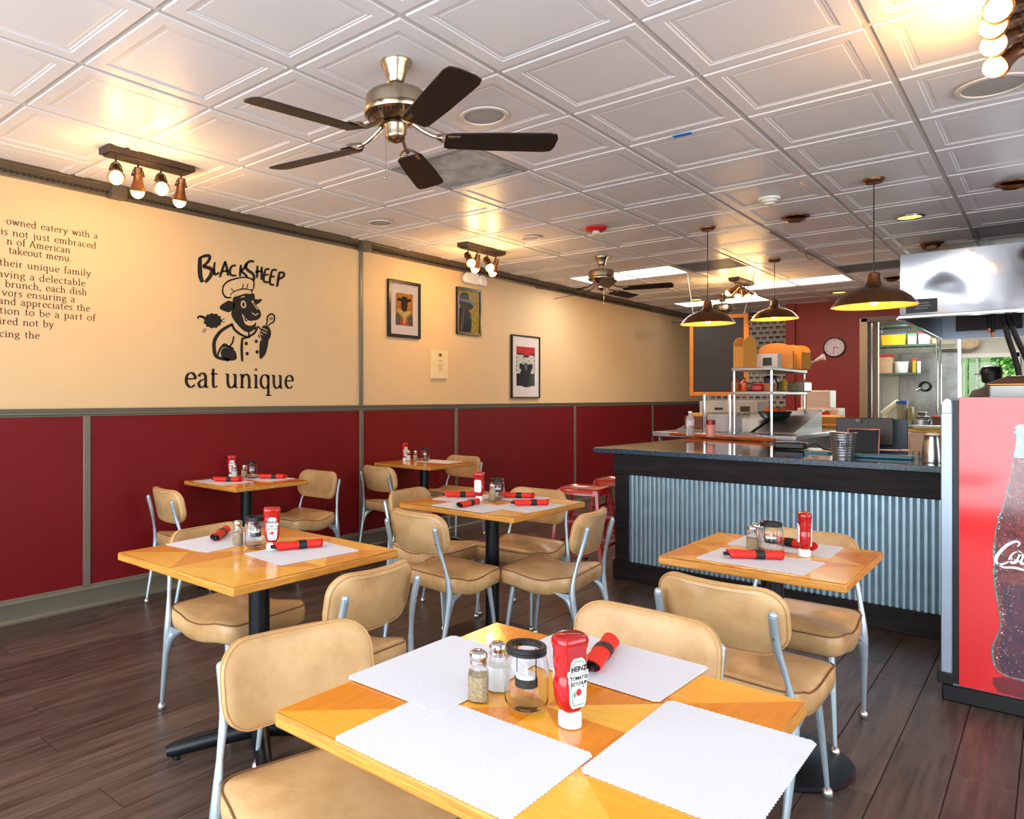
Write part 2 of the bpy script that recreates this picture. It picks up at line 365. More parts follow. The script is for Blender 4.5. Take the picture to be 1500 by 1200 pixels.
tc.sort(); std=tileM(TS-.026,TS-.026).build('ceiling_tile',m_tile,ceiling,angle=12); std.location=(tc[0][2],tc[0][3],C)
rest=M(); cnt=1
for nv,d,x,y in tc[1:]:
    if not nv and cnt<285:
        o=std.copy(); COL.objects.link(o); o.parent=ceiling; o.location=(x,y,C); cnt+=1
    else: rest.add([(v.co.x+x,v.co.y+y,v.co.z+C) for v in std.data.vertices],[tuple(p.vertices) for p in std.data.polygons],0,False)
stuff(rest.build('distant_tiles',m_tile,ceiling,angle=12))
e=tileM((TX0-TS)-XW-.013,TS-.026).build('edge_tile',m_tile,ceiling,angle=12); ex=((TX0-TS)+XW)/2; e.location=(ex,TY0+.5*TS,C)
for j in range(-4,19):
    if j==0: continue
    o=e.copy(); COL.objects.link(o); o.parent=ceiling; o.location=(ex,TY0+(j+.5)*TS,C)
for i in range(-1,12): bx('ceiling_runner',(TX0+i*TS,6.2,C+.008),(.025,15.6,.016),m_grid,ceiling,.0)
for j in range(-4,20): bx('cross_runner',(-.75,TY0+j*TS,C+.009),(7.6,.024,.015),m_grid,ceiling,.0)
def vent(x0,y0,label,dark):
    r=thing('return_air_grille',label,'grille',(x0+TS/2,y0+TS/2,C))
    a=M(); a.box((0,0,.012),(TS-.03,TS-.03,.01)); a.build('backing',mat('vent_dark',(70,68,66),.8) if dark else mat('vent_grey',(128,124,120),.8,noise=.4,nscale=7,c2=(90,88,86)),r)
    a=M(); s=TS/2-.02
    for sx,sy,w_,d_ in((0,1,2*s,.02),(0,-1,2*s,.02),(1,0,.02,2*s),(-1,0,.02,2*s)): a.box((sx*s,sy*s,-.002),(w_,d_,.012))
    a.build('frame',mat('vent_frame',(150,148,146),.5),r)
    a=M()
    for k in range(-26,27): a.box((k*.0105,0,.002),(.0022,2*s,.003)); a.box((0,k*.0105,.001),(2*s,.0022,.003))
    stuff(a.build('mesh_screen',mat('vent_mesh',(190,184,178),.5,noise=.5,nscale=6,c2=(120,116,112)) if not dark else mat('vent_mesh_d',(104,98,94),.5),r))
vent(-2.958,3.126,'dusty perforated ceiling grille right of the nearest ceiling fan',False)
vent(-2.958,7.396,'dirty ceiling grille beside the first lit ceiling panel',True)
vent(-.518,7.396,'dark ceiling grille above the stainless hood at the right edge',True)
vent(-1.738,8.616,'dark ceiling grille behind the largest pendant lamp cord',True)
for x0,y0,lb in((-4.178,7.396,'bright ceiling light panel behind the second ceiling fan'),(-2.958,9.226,'bright ceiling light panel above the middle pendant lamp'),(-4.178,10.446,'farthest bright ceiling light panel, above the chalkboard')):
    r=thing('ceiling_light_panel',lb,'ceiling light',(x0+TS,y0+TS/2,C))
    a=M(); a.box((0,0,.004),(2*TS-.05,TS-.05,.006)); a.build('diffuser',m_panel,r)
    a=M(); 
    for sx,sy,w_,d_ in((0,1,2*TS-.03,.02),(0,-1,2*TS-.03,.02),(1,0,.02,TS-.03),(-1,0,.02,TS-.03)): a.box((sx*(TS-.024),sy*(TS/2-.024),0),(w_,d_,.01))
    a.build('frame',m_grid,r)
# ------------------------------------------------------------------ chairs
def pillow(w,d,h,r,fn,crown=.012,N=6,bulge=.004):
    """rounded slab; fn maps local (x,y,z) to final"""
    out=[];specs=[(-.012,0),(0,.010),(bulge,h*.5),(.002,h-.010),(-.006,h-.002)]
    rings=[]
    for ins,z in specs: rings.append([fn((x,y,z)) for x,y in rr2(w+2*ins,d+2*ins,max(r+ins,.01),N)])
    for f in(.86,.6,.3): 
        rings.append([fn((x*f,y*f,h+crown*(1-f)**.8*1.0)) for x,y in rr2(w-.012,d-.012,r,N)])
    a=M(); a.loft(rings,0,True); return a
def make_chair(label):
    t=thing('dining_chair',label,'chair',group='tan vinyl dining chairs')
    def fs(p):
        x,y,z=p; s=-.026*math.cos(min(1,max(-1,(y+.02)/.2))*PI/2)**2*(abs(x)/.2)**2 - .012*max(0,(y-.12)/.08)**2*.6
        return (x*(1+.0*y),y,.371+z+s+ (.006 if y<-.1 else 0))
    s=pillow(.43,.41,.084,.055,fs,.010).build('seat',m_vinyl,t,angle=60)
    a=M(); a.tube([fs((x,y,.080)) for x,y in rr2(.433,.413,.056,6)],.0028,6,closed=True); a.build('piping',m_pipe,s)
    ang=R(11)
    def fb(p):
        x,y,z=p   # x width, y height, z thickness towards the sitter (+y)
        yy=z-.016+.9*x*x; hh=y
        return (x,-.232+yy*math.cos(ang)-hh*math.sin(ang),.654+hh*math.cos(ang)+yy*math.sin(ang))
    b=pillow(.400,.206,.032,.074,fb,.006,bulge=.003).build('backrest',m_vinyl,t,angle=60)
    a=M(); a.tube([fb((x,y,.027)) for x,y in rr2(.399,.205,.074,6)],.0024,6,closed=True); a.tube([fb((x,y,.006)) for x,y in rr2(.401,.207,.074,6)],.0022,6,closed=True); a.build('piping',m_pipe2,b)
    for sx in(-1,1):
        a=M(); a.tube(catmull([(sx*.165,.135,.385),(sx*.178,.158,.22),(sx*.19,.18,.02)],5),[.0155-.0085*k/10 for k in range(11)],10)
        l=a.build('leg',m_alu,t)
        a=M(); a.lathe([(.005,.036),(.012,.031),(.0175,.021),(.018,.009),(.013,.0),(.001,0)],12,(sx*.19,.18,0)); a.build('glide',m_glide,l)
        # rear leg and upright in one casting, with the web that carries the seat
        path=catmull([(sx*.205,-.262,.02),(sx*.210,-.235,.16),(sx*.214,-.208,.30),(sx*.213,-.200,.40),(sx*.200,-.214,.50),(sx*.180,-.238,.60),(sx*.178,-.262,.69)],4)
        n=len(path); rr=[]
        for k in range(n):
            z=path[k][2]; rr.append(.0075+.0095*min(1,z/.33) if z<.36 else (.017-.0085*min(1,(z-.36)/.14) if z<.5 else .0085+.0045*min(1,(z-.5)/.12)))
        a=M(); a.tube(path,rr,10); a.sph((sx*.178,-.262,.693),.0135,10,sc=(1,.8,1))
        a.tube(catmull([(sx*.213,-.215,.25),(sx*.207,-.185,.33),(sx*.185,-.13,.366),(sx*.15,-.05,.376)],5),[.010,.013,.0145,.016,.017,.018,.018,.017,.016,.014,.012,.011,.010,.009,.008,.008],10)
        a.loft([[(sx*.218,-.21,.27),(sx*.218,-.16,.345),(sx*.218,-.10,.372),(sx*.218,-.20,.372)],[(sx*.206,-.21,.27),(sx*.206,-.16,.345),(sx*.206,-.10,.372),(sx*.206,-.20,.372)]])
        l=a.build('leg',m_alu,t,angle=50)
        a=M(); a.lathe([(.005,.036),(.012,.031),(.0175,.021),(.018,.009),(.013,.0),(.001,0)],12,(sx*.205,-.262,0)); a.build('glide',m_glide,l)
        a=M()
        for z in(.625,.672): 
            T=Matrix.Translation((sx*.179,-.2535-(z-.64)*.19-.006,z))@Matrix.Rotation(R(90),4,'X'); a.lathe([(.005,-.002),(.005,.002),(.001,.003)],8,(0,0,0),0,T)
        a.build('screws',m_chrome,l)['kind']='stuff'
    a=M(); a.box((0,.13,.372),(.36,.022,.012)); a.box((0,-.12,.372),(.38,.022,.012)); a.box((-.12,0,.372),(.022,.26,.012)); a.box((.12,0,.372),(.022,.26,.012)); a.build('seat_frame',m_alu,t)
    return t
chairs=[ # x,y,facing yaw,label
((-1.17,1.09),-103,'tan vinyl chair at the left side of the nearest table'),
((-.82,1.65),178,'tan vinyl chair behind the nearest table, its front facing us'),
((-.77,2.57),-5,'tan vinyl chair in front of the right-hand table, its back turned to us'),
((-.80,3.25),180,'tan vinyl chair between the right-hand table and the corrugated counter'),
((-1.93,1.74),91,'tan vinyl chair on the right side of the left cross-base table, back turned'),
((-2.57,1.80),-86,'tan vinyl chair on the far left side of the left cross-base table'),
((-4.12,2.57),-6,'tan vinyl chair at the near end of the first table by the red wall'),
((-4.24,3.50),183,'tan vinyl chair at the far end of the first table by the red wall'),
((-4.16,4.53),-6,'tan vinyl chair at the near end of the second table by the red wall'),
((-4.29,5.42),182,'tan vinyl chair at the far end of the second table by the red wall'),
((-2.77,3.37),-86,'tan vinyl chair on the left side of the centre table, mostly hidden'),
((-2.36,2.95),-6,'tan vinyl chair at the near side of the centre table, its back turned to us'),
((-2.40,3.70),181,'tan vinyl chair at the far side of the centre table'),
((-1.96,3.33),97,'tan vinyl chair on the right side of the centre table, beside the red stools')]
c0=make_chair(chairs[0][2]); (x,y),rz,_=chairs[0]; c0.location=(x,y,0); c0.rotation_euler=(0,0,R(rz))
for (x,y),rz,lb in chairs[1:]: dup(c0,(x,y,0),R(rz),lb)
# ------------------------------------------------------------------ tables
def make_table(label,w,d,base,cx,cy,rz=0):
    t=thing('dining_table',label,'table',(cx,cy,0),rz,'honey wood dining tables')
    T_=.75; a=M(); hx,hy=w/2,d/2; r=.006
    # ply core
    a.box((0,0,T_-.016),(w,d,.028)); core=a.build('tabletop',m_ply,t,.005)
    v=M(); z=T_-.0005
    def tri(p,q,s,mi): v.add([(p[0],p[1],z),(q[0],q[1],z),(s[0],s[1],z)],[(0,1,2)],mi,False)
    e=.003
    for qx in(-1,1):
        for qy in(-1,1):
            x0,x1=(0,hx-e) if qx>0 else (-hx+e,0); y0,y1=(0,hy-e) if qy>0 else(-hy+e,0); c=((x0+x1)/2,(y0+y1)/2)
            cs=[(x0,y0),(x1,y0),(x1,y1),(x0,y1)]
            for k in range(4):
                tri(cs[k],cs[(k+1)%4],c,(k+(0 if qx*qy>0 else 1))%2 if not(k==0 and qx>0) else 2)
    v.build('veneer',[m_woodA,m_woodB,m_woodC],core)
    a=M(); 
    if base=='x':
        a.lathe([(.040,.07),(.040,.70)],20); col=a.build('column',m_blackm,t)
        for k in range(4):
            an=PI/2*k+R(-32); a=M(); dx,dy=math.cos(an),math.sin(an)
            a.tube([(0,0,.085),(dx*.06,dy*.06,.075),(dx*.20,dy*.20,.055),(dx*.31,dy*.31,.036),(dx*.335,dy*.335,.030)],[.036,.034,.030,.026,.018],12)
            l=a.build('foot',m_blackm,t); a=M(); a.lathe([(.014,0),(.014,.012),(.008,.02)],10,(dx*.30,dy*.30,0)); a.build('leveller',m_black,l)
    else:
        a.lathe([(.038,.03),(.038,.70)],20); a.build('column',m_blackm,t)
        a=M(); a.lathe([(.262,0),(.265,.006),(.255,.014),(.10,.022),(.06,.035),(.045,.05)],40); a.build('base_plate',m_blackm,t)
    a=M(); a.box((0,0,.712),(.34,.05,.02)); a.box((0,0,.7115),(.05,.34,.019)); a.build('top_bracket',m_black,t)
    return t
T=[(-.715,1.19,.72,.72,'round',0),(-2.235,1.655,.75,.75,'x',0),(-2.32,3.305,.75,.72,'round',0),(-.785,2.92,.60,.645,'round',0),(-4.20,3.0,.62,.61,'x',0),(-4.19,4.915,.66,.62,'x',0)]
TL=['honey veneered table nearest the camera, set with four white paper mats','honey veneered table at left with a black cross base, set with two mats','honey veneered centre table in the middle of the room, set with four mats','honey veneered table at right in front of the corrugated counter','honey veneered table against the red wall, nearer one of the two','small honey table against the red wall, farther one of the two']
tabs=[make_table(l,w_,d_,b,x,y,r) for (x,y,w_,d_,b,r),l in zip(T,TL)]
ZT=.7505
# ------------------------------------------------------------------ paper mats
def make_mat():
    w_,d_=.355,.250; P=[]
    def edge(a,b,n):
        L=math.hypot(b[0]-a[0],b[1]-a[1]); ux,uy=(b[0]-a[0])/L,(b[1]-a[1])/L
        for k in range(n):
            for q in range(4):
                t_=(k+q/4)/n; o=.0022*abs(math.sin(PI*q/4)); P.append((a[0]+ux*L*t_+uy*o,a[1]+uy*L*t_-ux*o))
    x,y=w_/2,d_/2; c=.006
    edge((-x+c,-y),(x-c,-y),34); edge((x,-y+c),(x,y-c),24); edge((x-c,y),(-x+c,y),34); edge((-x,y-c),(-x,-y+c),24)
    a=M(); a.prism(P,0,.0012); return a.build('paper_placemat',m_mat)
pm0=make_mat(); pm0.location=(0,0,-9)
def placemat(x,y,rz,lb,z=0,grp='white scalloped paper placemats'):
    global pm0
    o=pm0 if pm0.location.z<-5 else pm0.copy()
    if o is not pm0: COL.objects.link(o)
    o.location=(x,y,ZT+z); o.rotation_euler=(0,0,rz); tag(o,lb,'placemat',grp)
placemat(-.963,1.205,R(90),'white paper mat on the nearest table, left, under the pepper shaker side',.0014)
placemat(-.735,.955,R(0),'white paper mat on the nearest table, front edge centre')
placemat(-.425,1.195,R(90),'white paper mat on the nearest table, right, at the lower right of the photo')
placemat(-.735,1.475,R(-2),'white paper mat on the nearest table under the napkin roll by the ketchup',.0014)
placemat(-2.50,1.665,R(97),'white paper mat at the left of the cross-base table')
placemat(-2.095,1.75,R(85),'white paper mat at the right of the cross-base table')
placemat(-.785,2.765,R(-3),'white paper mat nearest us on the right-hand table')
placemat(-.79,3.105,R(0),'white paper mat at the far side of the right-hand table, partly behind the jar')
placemat(-4.25,2.84,R(2),'white paper mat at the near side of the first wall table')
placemat(-4.20,3.17,R(3),'white paper mat at the far side of the first wall table')
placemat(-4.13,5.05,R(4),'white paper mat on the second wall table, the only one there')
placemat(-2.53,3.35,R(93),'white paper mat at the left of the centre table')
placemat(-2.30,3.08,R(-3),'white paper mat at the near side of the centre table, right of the ketchup foot',.0014)
placemat(-2.085,3.30,R(86),'white paper mat at the right corner of the centre table')
placemat(-2.33,3.53,R(2),'white paper mat at the far side of the centre table',.0014)
# ------------------------------------------------------------------ napkin rolls
def make_napkin():
    t=thing('napkin_roll','','napkin roll',group='red napkin rolls'); L=.185
    a=M(); rings=[]
    for k in range(9):
        y=-L/2+L*k/8; f=1+.06*math.sin(k*1.7); ring=[]
        for q in range(16):
            an=2*PI*q/16; x_=.0205*f*math.cos(an); z_=.0155*f*math.sin(an)+.0155
            yy=y+(.018*(1-z_/.031) - .009 if k==0 else 0)-(0.012*math.cos(an) if k==8 else 0); ring.append((x_,yy,z_))
        rings.append(ring)
    a.loft(rings,0,False); ins=[[(x*.86,y,(z-.0155)*.86+.0155) for x,y,z in r] for r in rings]; a.loft(ins[::-1],0,False)
    n_=a.build('napkin',m_nap,t)
    a=M(); a.loft([[(x*1.03,y_,(z-.0155)*1.04+.0155) for x,y,z in rings[4]] for y_ in(-.005,.027)],0,False)
    a.build('band',m_band,t)
    a=M(); a.lathe([(.0158,0),(.0165,.002),(.0158,.004)],14,(0,0,0),0,Matrix.Translation((0,-L/2+.012,.0155))@Matrix.Rotation(PI/2,4,'X')@Matrix.Diagonal((1,.72,1,1)))
    for x_ in(-.007,0,.007): a.box((x_,-L/2-.002,.0135+abs(x_)*.3),(.0035,.03,.010))
    a.build('cutlery',m_black,t); return t
np0=make_napkin()
napk=[(-.745,1.478,R(13),'red napkin roll with black band on the nearest table, right of the ketchup'),
(-2.565,1.705,R(42),'red napkin roll at the left of the cross-base table, next to the pepper shaker'),
(-2.145,1.775,R(-22),'red napkin roll at the right of the cross-base table, below the ketchup'),
(-.80,2.775,R(-56),'red napkin roll on the nearer mat of the right-hand table'),
(-.775,3.10,R(-110),'red napkin roll behind the jar on the right-hand table'),
(-4.22,2.86,R(-52),'red napkin roll in front of the shakers on the first wall table'),
(-4.14,3.18,R(-45),'red napkin roll to the right of the jar on the first wall table'),
(-2.56,3.33,R(-50),'red napkin roll at the left of the centre table'),
(-2.32,3.09,R(5),'red napkin roll in front of the ketchup on the centre table'),
(-2.085,3.33,R(-42),'red napkin roll at the right of the centre table'),
(-2.30,3.52,R(-60),'red napkin roll behind the shakers on the centre table')]
for k,(x,y,rz,lb) in enumerate(napk):
    if k==0: np0.location=(x,y,ZT+.003); np0.rotation_euler=(0,0,rz); np0['label']=lb
    else: dup(np0,(x,y,ZT+.003),rz,lb)
# ------------------------------------------------------------------ ketchup, jars, shakers
def make_ketchup(label):
    t=thing('ketchup_bottle',label,'ketchup bottle',group='ketchup bottles')
    a=M(); rings=[]
    for z,w_,d_ in((.026,.030,.026),(.030,.037,.028),(.040,.050,.032),(.055,.058,.037),(.075,.0605,.0395),(.085,.059,.0385),(.090,.0555,.036),(.098,.0555,.036),(.103,.059,.0385),(.120,.0605,.040),(.134,.0585,.039),(.143,.064,.043),(.152,.066,.045),(.158,.063,.042),(.162,.054,.034)):
        rings.append([(x,y,z) for x,y in rrect(w_,d_,min(w_,d_)*.36,4)])
    a.loft(rings); b=a.build('body',m_ketch,t,angle=60)
    a=M(); a.lathe([(.0185,0),(.0205,.001),(.0205,.020),(.0195,.024),(.016,.028)],24); a.build('cap',m_cap,t)
    T0=Matrix.Translation((0,-.0212,.083))@Matrix.Rotation(PI/2,4,'X')
    kp=[(-.012,-.042),(.012,-.042),(.016,-.034),(.0185,.008),(.021,.012),(.021,.018),(.016,.020),(.0145,.034),(.008,.040),(-.008,.040),(-.0145,.034),(-.016,.020),(-.021,.018),(-.021,.012),(-.0185,.008),(-.016,-.034)]
    a=M(); a.prism([(x*1.08,y*1.05) for x,y in kp],-.003,.0004,0,T0); a.prism([(x*.93,y*.95) for x,y in kp],0,.0007,1,T0); a.prism([(x*.84,y*.90) for x,y in kp],0,.0010,0,T0)
    a.prism([(.0065*math.cos(q*PI/6),-.017+.0065*math.sin(q*PI/6)) for q in range(12)],0,.0013,2,T0); a.prism([(-.013,-.020),(-.008,-.012),(-.007,-.022),(-.010,-.026)],0,.0013,1,T0); a.prism([(.008,-.008),(.012,-.004),(.012,-.012)],0,.0013,1,T0)
    merge(a,text_M('HEINZ',.0125,T0@Matrix.Translation((0,.024,.0012)),.0004,3,bold=.04)); merge(a,text_M('TOMATO',.0092,T0@Matrix.Translation((0,.008,.0012)),.0004,3,bold=.04)); merge(a,text_M('KETCHUP',.0082,T0@Matrix.Translation((0,-.002,.0012)),.0004,3,bold=.04))
    merge(a,text_M('57',.006,T0@Matrix.Translation((0,-.031,.0012)),.0004,3))
    a.build('front_label',[m_label,m_lgreen,m_redpl,m_ink],t)
    T1=Matrix.Translation((0,.0212,.085))@Matrix.Rotation(PI,4,'Z')@Matrix.Rotation(PI/2,4,'X')
    a=M(); a.prism(rrect(.040,.068,.010,4),-.003,.0005,0,T1); merge(a,text_M('HEINZ',.007,T1@Matrix.Translation((0,.024,.0008)),.0003,1))
    for k in range(9): a.box((0,.014-k*.0052,.0007),(.028-(k%3)*.004,.0016,.0003),2,T1)
    a.build('back_label',[m_label,m_redpl,mat('label_text_grey',(140,138,136),.6)],t)
    return t
kb=make_ketchup('red upside-down ketchup bottle on the nearest table'); kb.location=(-.640,1.150,ZT); kb.rotation_euler=(0,0,R(72))
for x,y,rz,lb in((-2.222,1.705,55,'red upside-down ketchup bottle on the cross-base table at left'),(-.685,2.95,112,'red upside-down ketchup bottle on the right-hand table by the counter'),(-2.40,3.29,195,'red ketchup bottle on the centre table, turned to show its back label'),(-4.42,3.03,60,'red ketchup bottle by the wall on the first wall table'),(-4.43,4.92,70,'red ketchup bottle by the wall on the second wall table')):
    dup(kb,(x,y,ZT),R(rz),lb)
def make_jar(label):
    t=thing('candle_jar',label,'candle jar',group='glass jars with tealights')
    a=M(); a.lathe([(.001,.002),(.030,.002),(.036,.006),(.0405,.014),(.0415,.03),(.0415,.085),(.0385,.096),(.0345,.102),(.0345,.112),(.0325,.112),(.0325,.101),(.0365,.095),(.0393,.084),(.0393,.03),(.0383,.016),(.033,.009),(.001,.006)],32); a.build('glass',m_glass,t)
    a=M(); a.lathe([(.029,.118),(.036,.1185),(.038,.116),(.038,.111),(.0372,.110),(.038,.109),(.038,.104),(.0365,.1035),(.0355,.104),(.0355,.1145),(.029,.1145),(.029,.118)],32,caps=False); a.build('lid_ring',m_black,t)
    a=M(); a.tube([(-.021,0,.116),(-.021,0,.046)],.0012,6); a.tube([(.021,0,.116),(.021,0,.046)],.0012,6); a.lathe([(.0215,.058),(.0215,.042),(.0205,.042),(.0205,.057)],20,caps=False); hd=a.build('holder',m_black,t)
    a=M(); a.lathe([(.0195,.044),(.0195,.062),(.017,.064),(.003,.063),(.0035,.068),(.001,.074)],20); a.build('candle',m_wax,t)
    return t
j0=make_jar('clear glass jar with a hanging tealight on the nearest table'); j0.location=(-.737,1.160,ZT)
for x,y,lb in((-2.305,1.690,'clear glass candle jar on the cross-base table at left'),(-.788,2.915,'clear glass candle jar with black rim on the right-hand table'),(-4.27,3.10,'clear glass candle jar on the first wall table'),(-4.27,5.02,'clear glass candle jar on the second wall table'),(-2.36,3.41,'glass candle jar on the centre table, behind the ketchup')):
    dup(j0,(x,y,ZT),R(20),lb)
def make_shaker(name,label,fill):
    t=thing(name,label,'shaker',group='glass shakers with chrome caps')
    def oc(w_,c): h=w_/2; return [(h,-h+c),(h,h-c),(h-c,h),(-h+c,h),(-h,h-c),(-h,-h+c),(-h+c,-h),(h-c,-h)]
    a=M(); a.loft([[(x,y,z) for x,y in oc(w_,c)] for z,w_,c in((.0,.034,.008),(.003,.038,.009),(.052,.038,.009),(.060,.034,.0095),(.066,.026,.0075),(.074,.025,.0072))],0,True,False); a.build('glass',m_glass,t,.0015)
    a=M(); a.loft([[(x,y,z) for x,y in oc(w_,c)] for z,w_,c in((.003,.034,.008),(.047,.034,.008),(.049,.033,.008))],0,True,False); a.build('contents',fill,t)
    a=M(); a.lathe([(.0150,.069),(.0165,.070),(.0165,.072),(.0155,.073),(.0165,.075),(.0155,.077),(.0165,.079),(.0165,.081),(.0178,.083),(.0180,.087),(.0165,.092),(.012,.0955),(.004,.097),(.001,.097)],20); a.build('shaker_top',m_chrome,t)
    return t
sp=make_shaker('pepper_shaker','glass pepper shaker on the nearest table, in front of the salt',m_pepper); sp.location=(-.822,1.125,ZT); sp.rotation_euler=(0,0,R(28))
ss=make_shaker('salt_shaker','glass salt shaker on the nearest table, beside the candle jar',m_salt); ss.location=(-.822,1.190,ZT); ss.rotation_euler=(0,0,R(35))
for x,y,lb in((-2.392,1.668,'glass pepper shaker on the cross-base table at left'),(-.853,2.915,'glass pepper shaker on the right-hand table'),(-4.33,3.075,'glass pepper shaker on the first wall table, right of the salt'),(-4.345,4.97,'glass pepper shaker on the second wall table, right of the salt'),(-2.345,3.34,'glass pepper shaker on the centre table, right of the ketchup')): dup(sp,(x,y,ZT),R(30),lb)
for x,y,lb in((-2.42,1.745,'glass salt shaker on the cross-base table, behind the pepper'),(-.86,2.985,'glass salt shaker on the right-hand table, behind the pepper'),(-4.375,3.02,'white salt shaker on the first wall table, in front of the ketchup'),(-4.39,4.925,'white salt shaker on the second wall table')): dup(ss,(x,y,ZT),R(30),lb)
# ------------------------------------------------------------------ counter
CT=thing('service_counter','black pine and corrugated metal service counter with granite top','counter',(-2.40,5.0,0),R(-2.2))
L_=3.6
a=M(); a.box((L_/2,.06,.03+.44),(L_-.04,.06,.88)); a.box((.05,.9,.45),(.06,1.7,.88)); a.build('carcass',m_black,CT)
bx('top_rail',(L_/2,0,.845),(L_+.03,.045,.150),m_fascia,CT,.004); bx('base_rail',(L_/2,0,.068),(L_+.04,.045,.136),m_fascia,CT,.004)
bx('corner_post',(.045,.004,.453),(.10,.035,.636),m_fascia,CT,.004); bx('side_board',(-.004,.9,.45),(.035,1.7,.88),m_fascia,CT,.004)
a=M(); V=[];n=int((L_-.09)/.00335)
for k in range(n+1):
    x=.09+k*.00335; ph=2*PI*x/.0335; y=.002+.019*max(0,math.cos(ph)-.25)/.75
    V+=[(x,y,.13),(x,y,.78)]
a.add(V,[(2*k,2*k+2,2*k+3,2*k+1) for k in range(n)],0,True); a.build('corrugated_sheet',m_corr,CT,angle=80)
a=M(); poly=[(-.16,-.055),(L_,-.055),(L_,1.05),(.75,1.05),(.30,1.95),(-.16,1.95)]
a.prism(poly,.922,.958); gt=a.build('granite_top',[m_granite],CT,.004)
a=M(); a.prism([(-.162,-.057),(L_,-.057),(L_,-.053),(-.162,-.053)],.9235,.9565); a.prism([(-.162,-.057),(-.158,-.057),(-.158,1.95),(-.162,1.95)],.9235,.9565); a.build('granite_edge',m_granedge,CT)
ZC=.958
# ------------------------------------------------------------------ stools
def make_stool(label,x,y,rz):
    t=thing('bar_stool',label,'stool',(x,y,0),rz,'red metal stools by the counter'); hs=.155; zt=.66
    a=M(); rings=[]
    for z,w_ in((zt-.045,.318),(zt-.006,.308),(zt,.298),(zt,.275),(zt-.006,.262)): rings.append([(p[0],p[1],z) for p in rrect(w_,w_,.045,5)])
    a.loft(rings); s=a.build('seat',m_stool,t); a=M(); a.lathe([(.014,-.001),(.016,.0005),(.010,.001),(.001,.0006)],16,(0,0,zt-.006)); a.build('hole_rim',m_black,s)
    for sx in(-1,1):
        for sy in(-1,1):
            a=M(); a.loft([[(sx*(x_+dx),sy*(x_+dy),z) for dx,dy in((-.022,0),(0,0),(0,-.022),(-.004,-.022),(-.006,-.006),(-.022,-.004))] for x_,z in((.152,zt-.01),(.175,.42),(.20,.12),(.21,0))],0,True,False)
            l=a.build('leg',m_stool,t); bx('foot_cap',(sx*.200,sy*.200,.008),(.03,.03,.016),m_black,l)
    for z,w_ in((.24,.185),(.42,.168)):
        for k in range(4):
            T_=Matrix.Rotation(PI/2*k,4,'Z'); a=M(); a.box((0,w_,z),(2*w_,.006,.018),0,T_); a.build('stretcher',m_stool,t)
    return t
make_stool('red metal bar stool by the counter end, nearest the centre table',-2.62,4.93,R(8))
make_stool('red metal bar stool behind the first one, half hidden by the counter',-2.68,5.62,R(4))
# ------------------------------------------------------------------ drinks cooler
FY=3.97; ck=thing('drinks_cooler','red drinks cooler with a cola bottle picture on its side','cooler',(-.375,FY,0))
bx('cabinet',(.44,.36,.69),(.86,.70,1.26),m_silver,ck,.01)
bx('plinth',(.44,.35,.035),(.885,.72,.070),m_black,ck,.006)
bx('door_edge',(.014,-.004,.71),(.040,.012,1.19),m_silver,ck,.004)
a=M(); a.prism([(x,z) for x,z in [(0,0),(.036,0),(.036,.05),(.034,.062),(.022,.068),(.008,.062),(0,.045)]],-.012,.6,0,Matrix.Translation((-.004,0,1.262))@Matrix.Rotation(PI/2,4,'X')@Matrix.Diagonal((1,1,-1,1))); a.build('corner_cap',m_silver,ck,.003)
bx('side_seal',(.047,-.002,.70),(.022,.010,1.24),m_black,ck,.002)
for z in(1.262,1.247): bx('screw',(.012,-.011,z-.03),(.006,.003,.006),m_chrome,ck)
bx('hinge',(.010,-.006,.10),(.055,.02,.05),m_black,ck,.004)
pan=bx('side_panel',(.465,-.003,.705),(.815,.008,1.258),m_cokered,ck,.001)
# printed bottle: left outline read off, mirrored about its own axis
prof=[(-.104,1.220),(-.122,1.218),(-.134,1.206),(-.128,1.196),(-.137,1.186),(-.128,1.176),(-.133,1.120),(-.140,1.05),(-.150,.98),(-.163,.91),(-.178,.85),(-.192,.79),(-.200,.72),(-.203,.64),(-.200,.55),(-.190,.47),(-.180,.40),(-.180,.36),(-.190,.33),(-.203,.29),(-.207,.25),(-.203,.21),(-.190,.178),(-.160,.160),(-.104,.152)]
ax=-.095; cx0=-.375
def mir(P,sc=1,cxx=ax): return [(cxx+(x-cxx)*sc-cx0,z) for x,z in P]+[(cxx-(x-cxx)*sc-cx0,z) for x,z in P[::-1]]
Tp=Matrix.Translation((0,-.0075,0))@Matrix.Rotation(PI/2,4,'X')
sm=[(x+ (random.random()-.5)*.003,z) for x,z in catmull(prof,4)]
def printed(name,P,d,m): 
    a=M(); a.prism(P,-.0002,d,0,Tp); return a.build(name,m,ck)
m_cola=mat('cola_print',(66,18,30),.14,coat=.8,noise=.8,nscale=55,c2=(150,66,60)); m_teal=mat('glass_edge_print',(70,180,172),.14,coat=.8,noise=.5,nscale=70,c2=(20,84,84)); m_frost=mat('frosted_glass_print',(196,226,226),.14,coat=.8,noise=.6,nscale=60,c2=(80,170,170)); m_cola2=mat('cola_dark_print',(40,30,56),.14,coat=.8,noise=.7,nscale=40,c2=(104,40,60))
printed('bottle_outline_print',mir(sm),.0004,m_teal)
body=[(ax+(x-ax)*.945,z) for x,z in catmull(prof[6:-1],4) if z>.165]
printed('bottle_body_print',mir(body),.0007,m_cola)
printed('bottle_neck_print',mir([(ax+(x-ax)*.93,z) for x,z in catmull(prof[:8],4) if z>1.08]),.0009,m_frost)
printed('bottle_shade_print',mir([(ax+(x-ax)*.80,z) for x,z in catmull(prof[14:-1],4)]),.0010,m_cola2)
a=M()
